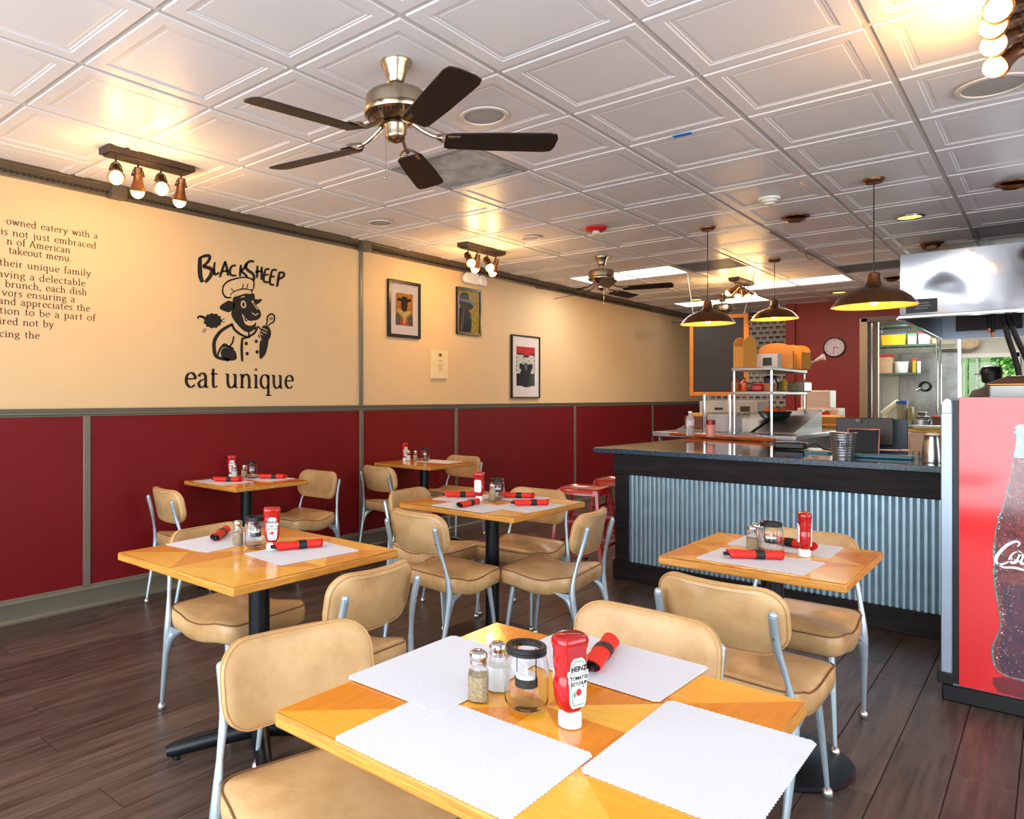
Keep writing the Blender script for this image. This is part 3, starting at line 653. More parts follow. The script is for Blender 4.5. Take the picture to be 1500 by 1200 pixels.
for k in range(700):
    z=.17+random.random()*.93; i=min(range(len(sm)),key=lambda q:abs(sm[q][1]-z)); hw=abs(sm[i][0]-ax); u=(random.random()*2-1); u=math.copysign(abs(u)**.6,u); x=ax+u*hw*1.0-cx0; r=.0006+random.random()*.0013*(2.2 if abs(u)>.85 else 1)
    a.prism([(x+r*math.cos(q*PI/3),z+r*math.sin(q*PI/3)) for q in range(6)],0,.0013,random.choice((0,0,1,2)),Tp)
stuff(a.build('droplet_print',[mat('droplet_pale',(226,226,236),.2),mat('droplet_amber',(216,128,76),.2),mat('droplet_blue',(110,140,180),.2)],ck))
# reflection of the bottle printed under it
printed('bottle_foot_print',mir([(-.104,.150),(-.170,.154),(-.205,.140),(-.203,.112),(-.185,.085),(-.104,.078)]),.0004,mat('dark_red_print',(120,14,26),.14,coat=.8))
# script lettering, white, drawn with a brush: C o c a - C o l a
a=M()
def brush(P,wd,n=8,z=.0018,mi=0,T=Tp,A=None):
    Q=catmull(P,n); 
    if A: Q=[A(p) for p in Q]
    m=len(Q); ww=[(wd[0]+(wd[1]-wd[0])*math.sin(PI*i/(m-1))) for i in range(m)] if isinstance(wd,tuple) else wd
    L,Rr=ribbon(Q,ww); 
    V=[T@Vector((x,y,z)) for x,y in L]+[T@Vector((x,y,z)) for x,y in Rr]; a.add(V,[(i,m+i,m+i+1,i+1) for i in range(m-1)],mi,False)
s_=.052
def let(ox,P,wd=(.3,1)): brush(P,(wd[0]*.010,wd[1]*.012),A=lambda p:(ox+(p[0]+.22*p[1])*s_-cx0,.640+p[1]*s_))
let(-.190,[(.95,1.35),(1.05,1.6),(.8,1.75),(.35,1.4),(.0,.7),(-.1,.1),(.15,-.25),(.55,-.1),(.9,.35)])
let(-.190,[(.1,-.22),(.5,-.45),(1.2,-.38),(2.2,-.52),(3.2,-.35)],(.4,.8))
let(-.152,[(.35,.95),(.1,.75),(0,.3),(.15,.02),(.4,.1),(.55,.5),(.5,.85),(.35,.95),(.5,.8),(.85,.85)])
let(-.118,[(.55,.85),(.4,1.0),(.12,.75),(.02,.3),(.18,.0),(.5,.2),(.75,.5)])
let(-.086,[(.5,.85),(.35,1.0),(.08,.7),(.02,.25),(.2,.02),(.42,.35),(.55,.95),(.48,.3),(.6,.05),(.85,.3)])
let(-.045,[(0,.5),(.35,.5)],(.6,.9))
let(-.030,[(.75,1.25),(.85,1.55),(.6,1.7),(.25,1.3),(.0,.7),(0,.1),(.25,-.1),(.65,.3)])
let(.004,[(.35,.95),(.1,.75),(0,.3),(.15,.02),(.4,.1),(.5,.5),(.45,.85),(.35,.95)])
let(.032,[(.0,.3),(.3,1.3),(.42,1.6),(.3,1.65),(.12,.9),(.08,.2),(.25,0),(.45,.3)])
let(.052,[(.5,.85),(.35,1.0),(.08,.7),(.02,.25),(.2,.02),(.42,.35),(.55,.95),(.48,.3),(.6,.05),(.85,.3)])
a.build('script_lettering',mat('print_white',(245,240,245),.2),ck)
# warmer on top of the cooler
wz=1.328
wm=thing('food_warmer','steel food warmer with sloped copper-toned lid on top of the red cooler','food warmer',(-.02,4.32,wz))
a=M(); a.loft([[(x,y,0) for x,y in rrect(.42,.30,.01,2)],[(x,y,.060) for x,y in rrect(.42,.30,.01,2)]],0,True,False); a.build('body',m_steeld,wm,.003)
a=M(); a.loft([[(x,y,.060) for x,y in rrect(.43,.31,.01,2)],[(x,y,.066) for x,y in rrect(.43,.31,.01,2)],[(x,y,.100) for x,y in rrect(.30,.20,.01,2)]],0,True,False); a.build('lid',mat('copper_toned',(170,118,70),.2,metal=1),wm,.002)
# ------------------------------------------------------------------ lamps
def make_head(par,piv,d,k=1):
    """spot head hung from a yoke; d = aim direction"""
    d=Vector(d).normalized(); p=Vector(piv); z0=C-.045
    h=M(); q=d.to_track_quat('Z','X').to_matrix().to_4x4(); T_=Matrix.Translation(p)@q
    prof=[(.001,-.045),(.020,-.045),(.023,-.041),(.023,-.012),(.027,-.010),(.027,.002),(.025,.012),(.028,.032),(.036,.058),(.046,.080),(.047,.084),(.045,.085),(.034,.058),(.026,.032),(.020,.006),(.001,.004)]
    h.lathe(prof,20,(0,0,0),0,T_); hd=h.build('lamp_head',[m_bronze],par)
    a=M(); side=d.cross(Vector((0,0,1))); side=side.normalized() if side.length>.01 else Vector((1,0,0))
    top=Vector((p.x,p.y,z0-.012)); r=.031; tp=p+Vector((0,0,.046))
    a.tube([(p.x,p.y,z0+.01),tuple(tp)],.0055,8)
    arc=[p+side*(r*math.cos(t))+Vector((0,0,.046*math.sin(t))) for t in [PI*k_/12 for k_ in range(13)]]
    a.tube(arc,.0035,6); a.tube([p-side*.037,p-side*.024],.006,8); a.tube([p+side*.024,p+side*.037],.006,8); a.build('yoke',m_wooddark,hd)
    a=M(); a.sph((0,0,0),.038,16); b=a.build('bulb',m_bulb,hd); b.location=p+d*.088
    return p+d*.150
def track(label,x,y0,y1,heads,watts,w_=.12,face=1):
    t=thing('track_light',label,'ceiling light',group='four-lamp ceiling spot bars')
    bx('mounting_bar',(x,(y0+y1)/2,C-.020),(w_,y1-y0,.036),m_wooddark,t,.003); bx('bar_underside',(x,(y0+y1)/2,C-.042),(w_*.8,y1-y0-.04,.010),m_wooddark,t,.002)
    for px_,py_,pz_,d in heads:
        q=make_head(t,(px_,py_,pz_),d); point(q,watts,r=.022)
    return t
HZ=C-.120
track('four-lamp spot bar with copper heads over the painted sheep logo wall',-3.83,1.80,2.33,[(-3.83,1.87,HZ,(.55,-.25,-.55)),(-3.83,2.0,HZ,(-.25,.10,-1)),(-3.83,2.14,HZ,(.55,-.25,-.6)),(-3.83,2.27,HZ,(-.28,.05,-1))],5.5)
track('four-lamp spot bar over the framed pictures on the left wall',-3.88,5.07,5.66,[(-3.88,5.15,HZ,(.45,-.2,-.55)),(-3.88,5.29,HZ,(-.25,-.05,-1)),(-3.88,5.44,HZ,(.45,-.2,-.6)),(-3.88,5.58,HZ,(-.3,-.15,-1))],7)
track('four-lamp spot bar above the chalkboard, in front of the back wall',-2.72,8.62,9.18,[(-2.72,8.68,HZ,(-.7,-.2,-.55)),(-2.72,8.83,HZ,(-.1,-.4,-1)),(-2.72,8.98,HZ,(.4,-.2,-.7)),(-2.72,9.12,HZ,(.8,0,-.7))],9)
HH=[]
for (pu,pv,pz),(bu,bv) in zip(((1484,8,2.62),(1480,30,2.61),(1485,52,2.595),(1491,74,2.58)),((1418,25),(1407,52),(1416,83),(1437,112))):
    p_=at_z(pu,pv,pz); b_=at_z(bu,bv,pz-.085); HH.append((p_.x,p_.y,p_.z,tuple(b_-p_)))
xb=sum(h_[0] for h_ in HH)/4
track('four-lamp spot bar at the top right corner of the photo',xb+.02,HH[0][1]-.10,HH[3][1]+.12,HH,4.2)
def pendant(label,x,y,zb,r,watts):
    t=thing('pendant_lamp',label,'pendant lamp',(x,y,0),0,'bronze dome pendant lamps')
    a=M(); a.lathe([(.001,C-.028),(.045,C-.028),(.056,C-.018),(.060,C-.004),(.060,C)],28); a.build('canopy',m_bronze,t)
    a=M(); a.tube([(0,0,C-.02),(0,0,zb+.18)],.0035,6); a.build('cord',m_black,t)
    a=M(); k=r/.225
    prof=[(.001,.205),(.026,.205),(.034,.198),(.037,.150),(.046,.128),(.060,.118),(.10,.106),(.15,.082),(.19,.050),(.212,.018),(.225,.004),(.228,0)]
    inn=[(.224,.001),(.208,.016),(.186,.047),(.146,.078),(.098,.101),(.05,.112),(.001,.114)]
    a.lathe([(p*k,zb+z*k) for p,z in prof],44,caps=False); s=a.build('shade',[m_bronze],t)
    a=M(); a.lathe([(p*k,zb+z*k) for p,z in inn],44,caps=False); a.build('reflector',m_bronzein,s)
    a=M(); a.sph((0,0,zb+.035*k),.028,14); a.lathe([(.014,zb+.055*k),(.014,zb+.11*k)],12); a.build('bulb',m_bulb,t)
    point((x,y,zb-.008),watts*.6,r=.02); point((x+.05,y-.05,zb+.045*k),watts*.3,r=.015); point((x-.06,y+.03,zb+.045*k),watts*.3,r=.015)
pendant('bronze dome pendant lamp hanging in front of the chalkboard',-2.084,5.969,1.925,.205,6)
pendant('bronze dome pendant lamp hanging before the red back wall, middle one of three',-2.078,7.808,2.110,.215,6)
pendant('largest bronze dome pendant lamp, overlapping the steel hood corner',-.852,5.351,1.905,.232,6)
# ------------------------------------------------------------------ fans
def make_fan(label,x,y,a0):
    t=thing('ceiling_fan',label,'ceiling fan',(x,y,0),a0,'brushed nickel ceiling fans')
    a=M(); a.lathe([(.001,2.612),(.030,2.612),(.036,2.618),(.040,2.640),(.050,2.672),(.061,2.692),(.064,2.700),(.064,C)],32); a.build('canopy',m_nickel,t)
    a=M(); a.lathe([(.0135,2.57),(.0135,2.62)],16); a.build('downrod',m_nickel,t)
    a=M(); a.lathe([(.001,2.580),(.060,2.580),(.112,2.572),(.122,2.562),(.124,2.552),(.124,2.512),(.118,2.504),(.116,2.498),(.130,2.494),(.128,2.486),(.090,2.462),(.050,2.452),(.001,2.452)],48); mo=a.build('motor_housing',m_nickel,t)
    a=M()
    for k in range(40):
        an=2*PI*k/40; a.box((.104,0,2.4735),(.026,.006,.002),0,Matrix.Rotation(an,4,'Z')@Matrix.Translation((0,0,0)))
    s=stuff(a.build('vent_slots',m_black,mo))
    a=M(); a.lathe([(.001,2.372),(.010,2.374),(.034,2.384),(.043,2.396),(.044,2.404),(.044,2.440),(.048,2.446),(.062,2.450),(.001,2.452)],32); a.build('switch_cap',m_nickel,t)
    a=M(); a.tube([(.03,-.03,2.40),(.03,-.03,2.24)],.0012,5); a.sph((.03,-.03,2.235),.004,8,sc=(1,1,1.6)); a.build('pull_chain',m_nickel,t)
    for k in range(5):
        T_=Matrix.Rotation(2*PI*k/5,4,'Z')
        a=M(); P=[T_@Vector(p) for p in ((.07,.0,2.452),(.11,.0,2.425),(.15,.0,2.405),(.19,0,2.398))]
        a.tube(P,[.010,.0085,.008,.010],8)
        for s1 in(-1,1):
            a.tube(catmull([T_@Vector(p) for p in ((.165,0,2.402),(.185,s1*.026,2.398),(.215,s1*.040,2.394),(.235,s1*.022,2.391),(.215,s1*.008,2.392))],5),.0055,6)
        a.box((.235,0,2.389),(.05,.085,.005),0,T_); ir=a.build('blade_iron',m_nickel,t)
        B=T_@Matrix.Translation((.20,0,2.384))@Matrix.Rotation(R(-12),4,'X')
        pts=[(0,-.045),(.02,-.055),(.20,-.064),(.42,-.068),(.452,-.060),(.462,-.03),(.462,.03),(.452,.060),(.42,.068),(.20,.064),(.02,.055),(0,.045)]
        a=M(); a.prism(pts,-.003,.003,0,B); a.build('blade',m_blade,t,.0015)
    return t
f0=make_fan('nearest ceiling fan, brushed nickel with five dark blades, over the left tables',-1.993,2.159,R(-99))
dup(f0,(-3.283,6.514,0),R(15),'second ceiling fan, in front of the first lit ceiling panel')
dup(f0,(-3.30,10.0,0),R(40),'farthest ceiling fan, mostly hidden behind the chalkboard and pendant lamp')
# ------------------------------------------------------------------ ceiling fittings
def speaker(lb,x,y,r,z=C-.009):
    t=thing('ceiling_speaker',lb,'speaker',(x,y,z)); a=M(); a.lathe([(r,0),(r*.98,-.006),(r*.84,-.007),(r*.82,-.002)],36); a.build('rim',mat('speaker_rim',(216,204,194),.4),t)
    a=M(); a.lathe([(r*.82,-.002),(r*.4,-.004),(.001,-.0045)],36); a.build('grille',mat('speaker_grille',(178,174,172),.7,noise=.2,nscale=300),t)
speaker('round white ceiling speaker right of the nearest fan',-2.05,2.85,.118)
speaker('round ceiling speaker near the left wall between the two spot bars',-3.906,4.05,.105)
speaker('small round ceiling speaker behind the second spot bar',-3.321,5.303,.085)
speaker('large round ceiling fitting beside the spot bar at the top right',-.21,4.08,.135)
def downlight(lb,x,y,lit,tilt=0,an=0):
    t=thing('recessed_downlight',lb,'ceiling light',(x,y,C-.009),an)
    a=M(); a.lathe([(.098,.0),(.096,-.006),(.078,-.008),(.075,-.002)],32); a.build('trim_ring',m_bronze if not lit else m_steel,t)
    if lit: a=M(); a.lathe([(.075,-.003),(.03,-.005),(.001,-.005)],28); a.build('lens',mat('lit_lens',(255,230,150),.4,emit=3,ecol=(255,200,90)),t)
    else:
        a=M(); a.lathe([(.074,-.004),(.070,-.024),(.052,-.040),(.046,-.041)],28,(0,0,0),0,Matrix.Rotation(R(tilt),4,'X')); e_=a.build('eyeball',m_bronze,t)
        a=M(); a.lathe([(.046,-.040),(.02,-.044),(.001,-.045)],24,(0,0,0),0,Matrix.Rotation(R(tilt),4,'X')); a.build('lens',mat('unlit_lens',(170,150,112),.3),e_)
downlight('bronze eyeball downlight beside the smoke detector, not lit',-1.462,6.036,0,18,R(30)); downlight('round ceiling downlight, lit, right of the largest pendant cord',-.827,6.618,1)
downlight('bronze eyeball downlight just above the steel hood corner',-.83,7.90,0,22,R(200)); downlight('bronze eyeball downlight at the right edge of the photo, near the ceiling grille',-.207,6.021,0,18,R(20))
downlight('small eyeball downlight behind the largest pendant lamp',-1.38,9.85,0,18); downlight('far lit downlight close to the red back wall',-2.093,10.75,1); downlight('far lit downlight near the left wall, beyond the chalkboard lamp',-3.72,10.2,1)
t=thing('smoke_detector','white smoke detector on the ceiling near the first pendant cords','smoke detector',(-1.454,5.341,C-.009)); a=M(); a.lathe([(.070,0),(.070,-.012),(.062,-.018)],28); a.build('base',m_white,t); a=M(); a.lathe([(.052,-.016),(.050,-.030),(.036,-.036),(.030,-.048),(.001,-.050)],28); a.build('sensor_head',mat('ivory_plastic',(226,216,200),.4),t)
t=thing('fire_alarm','red ceiling fire alarm with a white strobe','fire alarm',(-2.737,5.337,C-.009)); a=M(); a.lathe([(.086,0),(.086,-.014),(.070,-.028),(.03,-.032),(.001,-.032)],28); a.build('body',m_redpl,t); a=M(); a.lathe([(.030,-.03),(.030,-.046),(.020,-.056),(.001,-.058)],20); a.build('strobe',mat('strobe_clear',(214,206,190),.15),t)
tp=bx('painter_tape',(-1.436,3.745,C-.0125),(.09,.034,.003),m_blue); tp.rotation_euler=(0,0,R(2)); tag(tp,'strip of blue painter tape stuck on the ceiling tile edge','tape')
t=thing('emergency_light','white twin-head emergency light high on the left wall under the second spot bar','emergency light',(XW,6.08,2.575))
a=M(); a.prism(rrect(.17,.12,.03,4),0,.055,0,Matrix.Rotation(PI/2,4,'Z')@Matrix.Rotation(PI/2,4,'X')); a.build('housing',m_white,t,.006)
for s1 in(-1,1): a=M(); a.lathe([(.001,0),(.045,0),(.058,.03),(.060,.05),(.054,.055),(.001,.05)],20,(0,0,0),0,Matrix.Translation((.03,s1*.13,-.02))@Matrix.Rotation(R(75),4,'Y')); a.build('lamp_head',m_white,t)
# ------------------------------------------------------------------ painted lettering on the left wall
def arc(cx,cy,rx,ry,a0,a1,n=9): return [(cx+rx*math.cos(R(a0+(a1-a0)*k/n)),cy+ry*math.sin(R(a0+(a1-a0)*k/n))) for k in range(n+1)]
def sf(x,y,w_=.34): return [(x-w_/2,y),(x+w_/2,y)]
GL={ # advance, curves, serifs
'a':(.82,[arc(.36,.66,.24,.32,165,20)+[(.60,.6),(.60,.15),(.68,.02),(.80,.04)],[(.60,.58),(.30,.50),(.10,.27),(.22,.02),(.45,.05),(.60,.22)]],[]),
'b':(.92,[[(.18,1.6),(.18,.05)],arc(.46,.48,.34,.50,150,-150)],[sf(.1,1.58,.24)]),
'c':(.78,[arc(.46,.49,.36,.50,45,320)],[]),
'd':(.95,[[(.72,1.6),(.72,.02)],arc(.44,.48,.34,.50,30,330)],[sf(.62,1.58,.26),sf(.80,.02,.2)]),
'e':(.82,[[(.12,.56),(.74,.60)]+arc(.45,.50,.33,.49,15,320)],[]),
'f':(.56,[[(.62,1.5),(.46,1.62),(.30,1.45),(.28,.02)]],[sf(.30,.02),sf(.34,.96,.5)]),
'g':(.86,[arc(.40,.66,.27,.32,0,360,14),[(.30,.34),(.20,.16),(.45,.08),(.72,-.02),(.74,-.30),(.42,-.48),(.12,-.36),(.14,-.12),(.30,.06)],[(.62,.86),(.82,.98)]],[]),
'h':(.98,[[(.20,1.6),(.20,.02)],[(.20,.70),(.42,.98),(.68,.88),(.74,.6),(.74,.02)]],[sf(.12,1.58,.22),sf(.20,.02),sf(.74,.02)]),
'i':(.46,[[(.24,.98),(.24,.02)],'dot'],[sf(.15,.96,.22),sf(.24,.02)]),
'j':(.46,[[(.26,.98),(.26,-.25),(.08,-.48)],'dot'],[sf(.17,.96,.22)]),
'k':(.92,[[(.20,1.6),(.20,.02)],[(.74,.96),(.24,.42)],[(.38,.56),(.80,.02)]],[sf(.12,1.58,.22),sf(.20,.02),sf(.72,.96,.26),sf(.80,.02,.22)]),
'l':(.46,[[(.24,1.6),(.24,.02)]],[sf(.15,1.58,.22),sf(.24,.02)]),
'm':(1.5,[[(.20,.98),(.20,.02)],[(.20,.70),(.42,.97),(.64,.88),(.70,.6),(.70,.02)],[(.70,.70),(.92,.97),(1.14,.88),(1.20,.6),(1.20,.02)]],[sf(.12,.96,.22),sf(.20,.02),sf(.70,.02),sf(1.22,.02)]),
'n':(1.0,[[(.20,.98),(.20,.02)],[(.20,.70),(.44,.98),(.68,.90),(.76,.6),(.76,.02)]],[sf(.12,.96,.22),sf(.20,.02),sf(.78,.02)]),
'o':(.92,[arc(.46,.49,.36,.50,0,360,16)],[]),
'p':(.94,[[(.20,.98),(.20,-.52)],arc(.46,.49,.35,.50,150,-150)],[sf(.12,.96,.22),sf(.22,-.52)]),
'q':(.94,[[(.72,.98),(.72,-.54)],arc(.44,.49,.34,.50,30,330)],[sf(.74,-.54,.44)]),
'r':(.70,[[(.22,.98),(.22,.02)],[(.22,.66),(.42,.94),(.64,.92)]],[sf(.13,.96,.22),sf(.24,.02)]),
's':(.66,[[(.54,.80),(.36,.98),(.14,.84),(.20,.60),(.46,.42),(.54,.18),(.34,.0),(.10,.12)]],[]),
't':(.60,[[(.26,1.32),(.26,.2),(.38,.02),(.56,.10)]],[sf(.32,.96,.50)]),
'u':(1.0,[[(.18,.98),(.18,.35),(.30,.05),(.52,.03),(.74,.28)],[(.74,.98),(.74,.02)]],[sf(.12,.96,.24),sf(.68,.96,.24),sf(.82,.02,.2)]),
'v':(.90,[[(.12,.96),(.44,.02)],[(.44,.02),(.78,.96)]],[sf(.12,.96,.30),sf(.78,.96,.26)]),
'w':(1.30,[[(.12,.96),(.40,.02)],[(.40,.02),(.64,.96)],[(.64,.96),(.90,.02)],[(.90,.02),(1.16,.96)]],[sf(.12,.96,.30),sf(1.16,.96,.26)]),
'y':(.90,[[(.14,.96),(.46,.05)],[(.80,.96),(.46,.05),(.30,-.42),(.08,-.50)]],[sf(.14,.96,.30),sf(.80,.96,.26)]),
'A':(1.2,[[(.10,.02),(.56,1.50)],[(.56,1.50),(1.02,.02)],[(.28,.55),(.84,.55)]],[sf(.12,.02,.32),sf(1.02,.02,.32)]),
'.':(.4,['pt'],[]), ',':(.4,['pt',[(.22,.05),(.12,-.22)]],[]), '-':(.6,[[(.1,.5),(.5,.5)]],[]), ' ':(.62,[],[])}
def wall_T(p): return Vector((XW+.0016,p[0],p[1]))
def write_line(a,txt,y_end,z,xh,trk=.12,width=None,th=.05,tk=.17,y0=None,hs=1):
    adv=sum(GL[c][0]+trk for c in txt)-trk; s=xh
    ox=(y_end-adv*s*hs) if y0 is None else y0
    def put(P,wd,nib=None):
        if len(P)>2: P=catmull(P,3)
        Q=[(ox+p[0]*s*hs,z+p[1]*s) for p in P]; L,Rr=ribbon(Q,wd*s,nib,.32 if nib is not None else 1); m=len(Q)
        V=[wall_T(p) for p in L]+[wall_T(p) for p in Rr]; a.add(V,[(i,i+1,m+i+1,m+i) for i in range(m-1)],0,False)
    for c in txt:
        w_,cv,se=GL[c]
        for st_ in cv:
            if st_=='dot': P=arc(.24,1.36,.10,.10,0,360,10); a.add([wall_T((ox+p[0]*s*hs,z+p[1]*s)) for p in P[:-1]],[tuple(range(10))],0,False)
            elif st_=='pt': P=arc(.22,.07,.10,.10,0,360,10); a.add([wall_T((ox+p[0]*s*hs,z+p[1]*s)) for p in P[:-1]],[tuple(range(10))],0,False)
            else: put(st_,tk,R(12))
        for q in se: put(q,th*1.3)
        ox+=(w_+trk)*s*hs
    return a
wt=thing('wall_story_text','block of small brown serif lettering painted at the left end of the cream wall','wall lettering',(0,0,0))
for txt,ye,z in(('-owned eatery with a',2.10,2.352),('is not just embraced',2.09,2.287),('n of American',1.925,2.234),('takeout menu.',1.935,2.182),('their unique family',2.055,2.105),('aving a delectable',2.02,2.038),('brunch, each dish',2.03,1.982),('vors ensuring a',1.955,1.930),('and appreciates the',2.05,1.880),('tation to be a part of',2.085,1.824),('ired not by',1.825,1.762),('cing the',1.742,1.688)):
    hs_=.0285*len(txt)/((sum(GL[c][0]+.08 for c in txt))*.0265)
    stuff(write_line(M(),txt,ye,z,.0265,.08,hs=hs_,tk=.21,th=.085).build('text_line',m_inkb,wt))
wt2=thing('wall_slogan','large black words eat unique painted under the sheep chef logo','wall lettering',(0,0,0))
for wd_,ya,yb in(('eat',270,319),('unique',330,430)):
    p0=at_x(ya,566,XW).y; p1=at_x(yb,569,XW).y; s0=.104
    adv=sum(GL[c][0]+.06 for c in wd_)-.06
    stuff(write_line(M(),wd_,p1,1.405,s0,.06,y0=p0,hs=(p1-p0)/(adv*s0),tk=.24,th=.075).build('word',m_ink,wt2))
# sheep chef emblem
em=thing('wall_emblem','black painted sheep in a chef hat holding a whisk spoon, under brush lettering','wall emblem',(0,0,0))
def lp(X,Y,lay=0): 
    p=at_x(240+X/5.219,360+Y/5.219,XW+.0016+lay*.0006); return p
def shape(name,P,m,lay=0,sm=3,par=em):
    Q=catmull(P,sm,True) if sm>1 else P
    a=M(); a.add([lp(x,y,lay) for x,y in Q],[tuple(range(len(Q)))],0,False); return a.build(name,m,par)
def strokes(name,S_,m,lay=1,par=em):
    a=M()
    for P,wd in S_:
        Q=catmull(P,5) if len(P)>2 else list(P); n=len(Q)
        ww=[wd*(1.45 if lay==0 else 1.1)*(.74+.30*math.sin(PI*min(1,max(0,(i+.6)/(n+.2))))) for i in range(n)]
        L,Rr=ribbon(Q,ww); V=[lp(x,y,lay) for x,y in L]+[lp(x,y,lay) for x,y in Rr]; a.add(V,[(i,i+1,n+i+1,n+i) for i in range(n-1)],0,False)
    return a.build(name,m,par)
L1=[([(277,88),(275,160),(280,235),(296,280)],20),([(276,92),(315,78),(350,80),(340,120),(298,158)],14),([(298,158),(350,172),(370,195),(350,240),(316,280)],18),
([(390,125),(384,170),(388,215),(400,218),(425,205)],11),([(470,118),(450,175),(428,242)],11),([(470,118),(482,175),(492,230)],11),([(440,198),(492,192)],9),
([(552,150),(520,158),(505,190),(515,225),(555,228)],11),([(590,145),(585,190),(582,235)],11),([(640,140),(605,180),(588,192)],11),([(588,192),(615,215),(640,240)],11),
([(690,122),(655,120),(625,150),(640,185),(680,215),(690,250),(668,275),(650,262)],13),
([(716,152),(714,200),(712,248)],11),([(748,160),(748,215),(746,262)],11),([(700,202),(755,192)],10),
([(778,178),(766,225),(766,272),(800,280)],11),([(778,180),(808,178)],10),([(770,225),(800,220)],9),
([(832,182),(816,230),(812,290),(845,300)],11),([(832,184),(864,186)],10),([(818,238),(848,234)],9),
([(884,200),(874,260),(866,315)],12),([(880,205),(915,208),(914,235),(876,258)],11)]
strokes('brush_lettering',[(P_,w_*1.18) for P_,w_ in L1],m_ink,0)
shape('hat_outline',[(520,400),(470,400),(445,360),(450,305),(490,265),(540,248),(600,236),(650,240),(690,262),(694,310),(680,345),(668,362),(600,350),(560,370)],m_ink,0)
shape('hat_fill',[(512,388),(478,388),(457,355),(462,310),(498,277),(545,260),(600,248),(645,252),(680,270),(682,310),(670,335),(600,325),(545,345),(515,370)],m_cream,1)
shape('hat_band',[(515,395),(508,375),(560,345),(620,336),(665,345),(662,368),(600,360),(545,378),(528,400)],m_cream,1)
strokes('hat_folds',[([(517,325),(524,340),(540,345)],7),([(604,292),(606,310),(600,326)],7),([(640,290),(640,310),(632,326)],7),([(508,372),(555,343),(620,330),(672,342)],8)],m_ink,2)
shape('head',[(528,402),(570,382),(640,364),(690,368),(698,420),(705,455),(738,500),(742,540),(722,562),(700,575),(706,600),(690,640),(655,662),(610,650),(560,600),(530,560),(515,520),(530,470)],m_ink,0)
shape('ear',[(540,440),(500,420),(470,432),(430,462),(432,485),(462,500),(500,508),(535,480)],m_ink,0)
shape('ear',[(690,412),(720,410),(750,408),(742,428),(715,448),(692,450)],m_ink,0)
shape('eye',[(605,418),(592,428),(588,452),(600,474),(622,474),(630,452),(620,426)],m_cream,1); shape('pupil',[(606,430),(598,448),(604,466),(616,462),(618,444)],m_ink,2)
shape('eye',[(676,418),(672,432),(684,448),(696,454),(690,430)],m_cream,1); shape('pupil',[(682,430),(680,440),(690,448),(690,438)],m_ink,2)
shape('mouth',[(598,520),(608,560),(620,595),(655,612),(690,600),(700,572),(660,575),(630,560)],m_cream,1); shape('mouth_dark',[(612,540),(622,575),(650,585),(685,580),(655,580),(630,565)],m_ink,2)
shape('tongue',[(634,580),(640,596),(662,600),(668,588),(652,574)],m_cream,3,3)
strokes('muzzle_lines',[([(672,512),(700,530),(722,516)],6),([(692,456),(712,480),(718,490)],5),([(590,398),(605,388),(618,392)],6)],m_cream,2)
strokes('jacket_lines',[([(520,595),(540,640),(590,680),(640,700)],13),([(640,700),(690,670),(715,630)],12),([(525,600),(440,650),(390,720),(385,790),(405,850),(500,875)],19),([(600,705),(595,790),(600,885)],14),([(600,712),(660,695)],11),([(535,690),(525,740),(500,775)],9),([(410,840),(440,775),(490,770),(535,790)],12),([(445,760),(470,752),(500,775)],8),([(650,655),(650,690)],9),([(690,640),(720,620),(740,640)],9)],m_ink,0)
shape('hand',[(450,785),(500,782),(545,805),(558,850),(545,875),(495,878),(450,860),(435,825)],m_ink,0)
shape('arm',[(738,722),(770,735),(800,720),(790,790),(770,840),(735,866),(730,800)],m_ink,0)
shape('hand',[(742,640),(760,612),(800,618),(820,660),(812,705),(780,735),(745,722),(720,690),(735,660)],m_ink,0)
strokes('finger_lines',[([(752,632),(775,640),(792,652)],5),([(745,652),(768,662),(786,672)],5),([(738,672),(756,682)],5),([(724,660),(735,690),(745,722)],6)],m_cream,1)
strokes('spoon_outline',[([(780,612),(790,580),(792,545),(820,522),(845,540),(840,580),(812,598),(795,615)],9),([(812,545),(806,570)],4),([(822,545),(818,572)],4),([(832,548),(828,568)],4)],m_ink,0)
for x,y in((630,748),(707,731),(637,825),(713,812)): shape('button',[(x+13*math.cos(q*PI/5),y+15*math.sin(q*PI/5)) for q in range(10)],m_ink,0,1)
Pq=[]
for q in range(44):
    an_=2*PI*q/44; f_=1+.07*math.cos(q*PI/2); Pq.append((374+68*f_*math.cos(an_)*1.0,574+56*f_*math.sin(an_)))
shape('small_sheep',Pq,m_ink,0,2)
shape('small_sheep_head',[(262,548),(280,536),(312,540),(322,556),(300,556),(276,548)],m_ink,0,2)
for P_ in [([(262,560),(262,545),(285,538),(305,550)],9),([(440,572),(465,556)],4),([(435,586),(466,582)],4),([(310,632),(296,664)],4),([(324,634),(312,668)],4)]: strokes('small_sheep_line',[P_],m_ink,0)
strokes('small_sheep_face',[([(270,575),(285,570),(298,580),(285,600),(268,598)],4)],m_cream,1)
